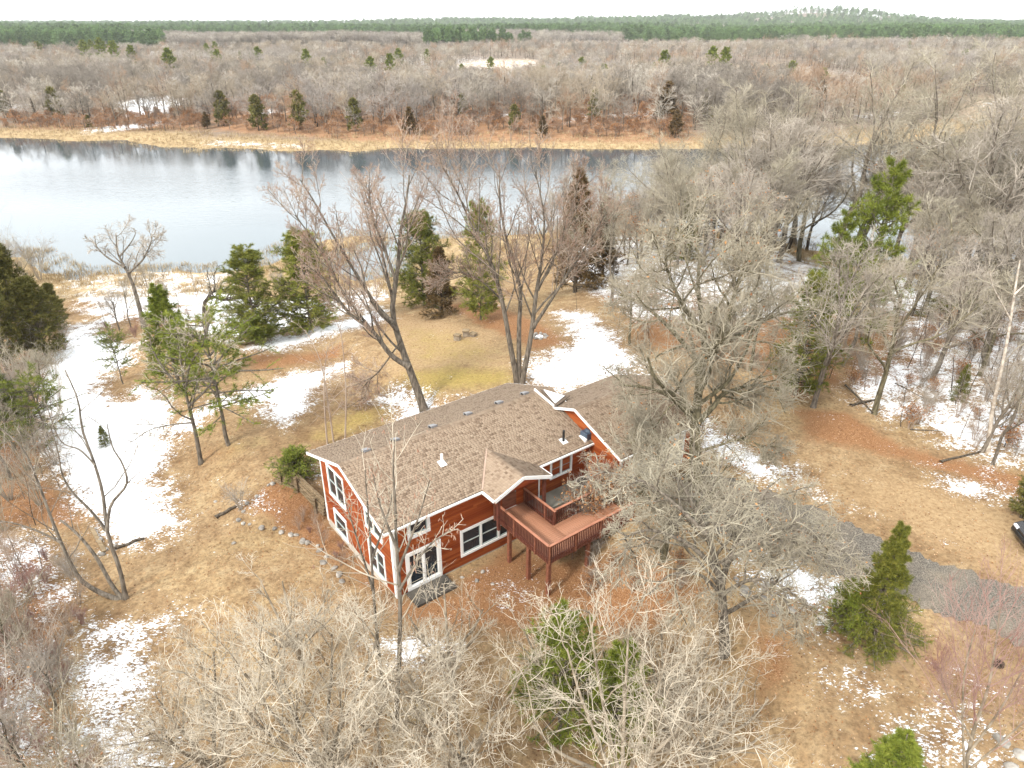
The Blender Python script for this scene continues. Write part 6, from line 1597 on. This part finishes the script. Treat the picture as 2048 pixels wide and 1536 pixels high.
MB().poly([(0.90, -0.70, 1.20), (0.90, 0.70, 1.20), (0.20, 0.64, 1.655), (0.20, -0.64, 1.655)], (0.03, 0, 0.04)).build('windscreen', M['glass'], car)
for x in (-1.45, 1.45):
    for sg in (-1, 1):
        w_ = empty('wheel', (x, sg*0.80, 0.35)); kid(car, w_)
        MB().cyl((0, sg*0.16, 0), (0, -sg*0.08, 0), 0.355, k=22).build('tyre', M['tyre'], w_, 0.02)
        rm = MB().cyl((0, sg*0.165, 0), (0, sg*0.13, 0), 0.20, k=18)
        for k in range(5):
            a = 2*math.pi*k/5; rm.bar((0, sg*0.17, 0), (0.235*math.cos(a), sg*0.17, 0.235*math.sin(a)), 0.05, 0.03)
        rm.build('rim', M['rim'], w_)
for sg in (-1, 1):
    MB().box(2.10, 2.32, sg*0.62-0.2, sg*0.62+0.2, 0.74, 0.88).build('headlight', M['lamp'], car, 0.03)
MB().box(2.27, 2.35, -0.45, 0.45, 0.5, 0.72).build('grille', M['black'], car, 0.02)

# ------------------------------------------------------------------ fallen leaves, marsh grass
M['litter'] = tone_mat('fallen_leaf', [(0, (0.10, 0.045, 0.022)), (0.5, (0.26, 0.125, 0.05)), (1, (0.46, 0.31, 0.18))], 0.9)
lrng = np.random.default_rng(13)
N = 330000
Xl = lrng.uniform(-42, 46, N); Yl = lrng.uniform(14, 92, N)
ix = np.clip(np.searchsorted(gx, Xl), 0, nx-1); iy = np.clip(np.searchsorted(gy, Yl), 0, ny-1); gi_ = iy*nx+ix
dens = 0.2+0.45*zl[gi_]-0.10*zs[gi_]
lxl = (Xl-HO[0])*HA[0]+(Yl-HO[1])*HA[1]; lyl = (Xl-HO[0])*HB[0]+(Yl-HO[1])*HB[1]
out_h = ~((lxl > -0.05) & (lxl < 20) & (lyl > -2.6) & (lyl < 8.7) & ((lyl > 0) | (lxl > 13)))
ok = (lrng.random(N) < dens) & (-poly_sd(Xl, Yl, RIVER) > 3) & out_h & (poly_sd(Xl, Yl, drv) < lrng.uniform(-0.2, 0.6, N))
Xl, Yl = Xl[ok], Yl[ok]; n = len(Xl); Zl = terrain(Xl, Yl)+0.035
nrm_ = unit(np.stack([lrng.normal(0, 0.35, n), lrng.normal(0, 0.35, n), np.ones(n)], 1)); a_ = unit(np.cross(nrm_, lrng.normal(size=(n, 3)))); b_ = np.cross(nrm_, a_)
C = np.stack([Xl, Yl, Zl], 1); s_ = lrng.uniform(0.025, 0.06, (n, 1))
V = np.stack([C-a_*s_, C-b_*s_*0.65, C+a_*s_, C+b_*s_*0.65], 1).reshape(-1, 3)
o = link('fallen_leaves', mesh_np('fallen_leaves', V, [np.arange(4*n).reshape(n, 4)], M['litter'], attr=dict(tone=np.repeat(lrng.uniform(0, 1, n), 4))))
tag(o, 'orange and brown fallen leaves strewn over lawn and woods floor', 'leaves', kind='stuff')
M['reed'] = tone_mat('dry_reed', [(0, (0.19, 0.125, 0.065)), (0.5, (0.35, 0.26, 0.14)), (1, (0.49, 0.395, 0.25))], 0.9)
def reeds(name, X, Y, h, w, per, label):
    n = len(X); X = np.repeat(X, per)+lrng.normal(0, h*0.35, n*per); Y = np.repeat(Y, per)+lrng.normal(0, h*0.35, n*per); t = np.repeat(lrng.uniform(0.1, 0.9, n), per)
    Z = terrain(X, Y)-0.05; C = np.stack([X, Y, Z], 1); m = len(X); hh = h*lrng.uniform(0.5, 1.2, (m, 1))
    d = unit(np.stack([lrng.normal(0, 0.4, m), lrng.normal(0, 0.4, m), np.ones(m)], 1)); q = unit(np.cross(d, lrng.normal(size=(m, 3))))*w
    V = np.stack([C-q, C+q, C+d*hh], 1).reshape(-1, 3)
    o = link(name, mesh_np(name, V, [np.arange(3*m).reshape(m, 3)], M['reed'], attr=dict(tone=np.repeat(np.clip(t+lrng.normal(0, 0.12, m), 0, 1), 3)))); tag(o, label, 'marsh grass', kind='stuff')
Xm = lrng.uniform(-75, 70, 30000); Ym = lrng.uniform(70, 130, 30000); sm = -poly_sd(Xm, Ym, RIVER); cl = wob(Xm, Ym, 0.35, 61)+0.6*wob(Xm, Ym, 0.9, 62)
ok = (sm > -1.5) & (sm < 16) & (lrng.random(30000) < np.clip(0.55-sm*0.03+0.5*cl, 0.02, 1)); reeds('marsh_grass', Xm[ok], Ym[ok], 0.8, 0.035, 9, 'golden dry marsh grass along the near shore')
Xm = lrng.uniform(-190, 190, 30000); Ym = lrng.uniform(160, 300, 30000); sm = -poly_sd(Xm, Ym, RIVER)
ok = (sm > -0.5) & (sm < 24) & (lrng.random(30000) < 0.8); reeds('marsh_grass', Xm[ok], Ym[ok], 0.9, 0.06, 6, 'golden dry marsh grass along the far bank')
# ------------------------------------------------------------------ the air
hm = bpy.data.materials.new('haze_air'); hm.use_nodes = True
hn = hm.node_tree.nodes; hl = hm.node_tree.links; hn.clear()
ho = hn.new('ShaderNodeOutputMaterial'); pv = hn.new('ShaderNodeVolumePrincipled')
pv.inputs['Color'].default_value = (0.92, 0.965, 1.0, 1); pv.inputs['Density'].default_value = 0.00008; pv.inputs['Anisotropy'].default_value = 0.2
hl.new(pv.outputs['Volume'], ho.inputs['Volume'])
hz = MB().box(-3550, 3550, -25, 4950, -6.0, 95).build('haze', hm)
tag(hz, kind='stuff')
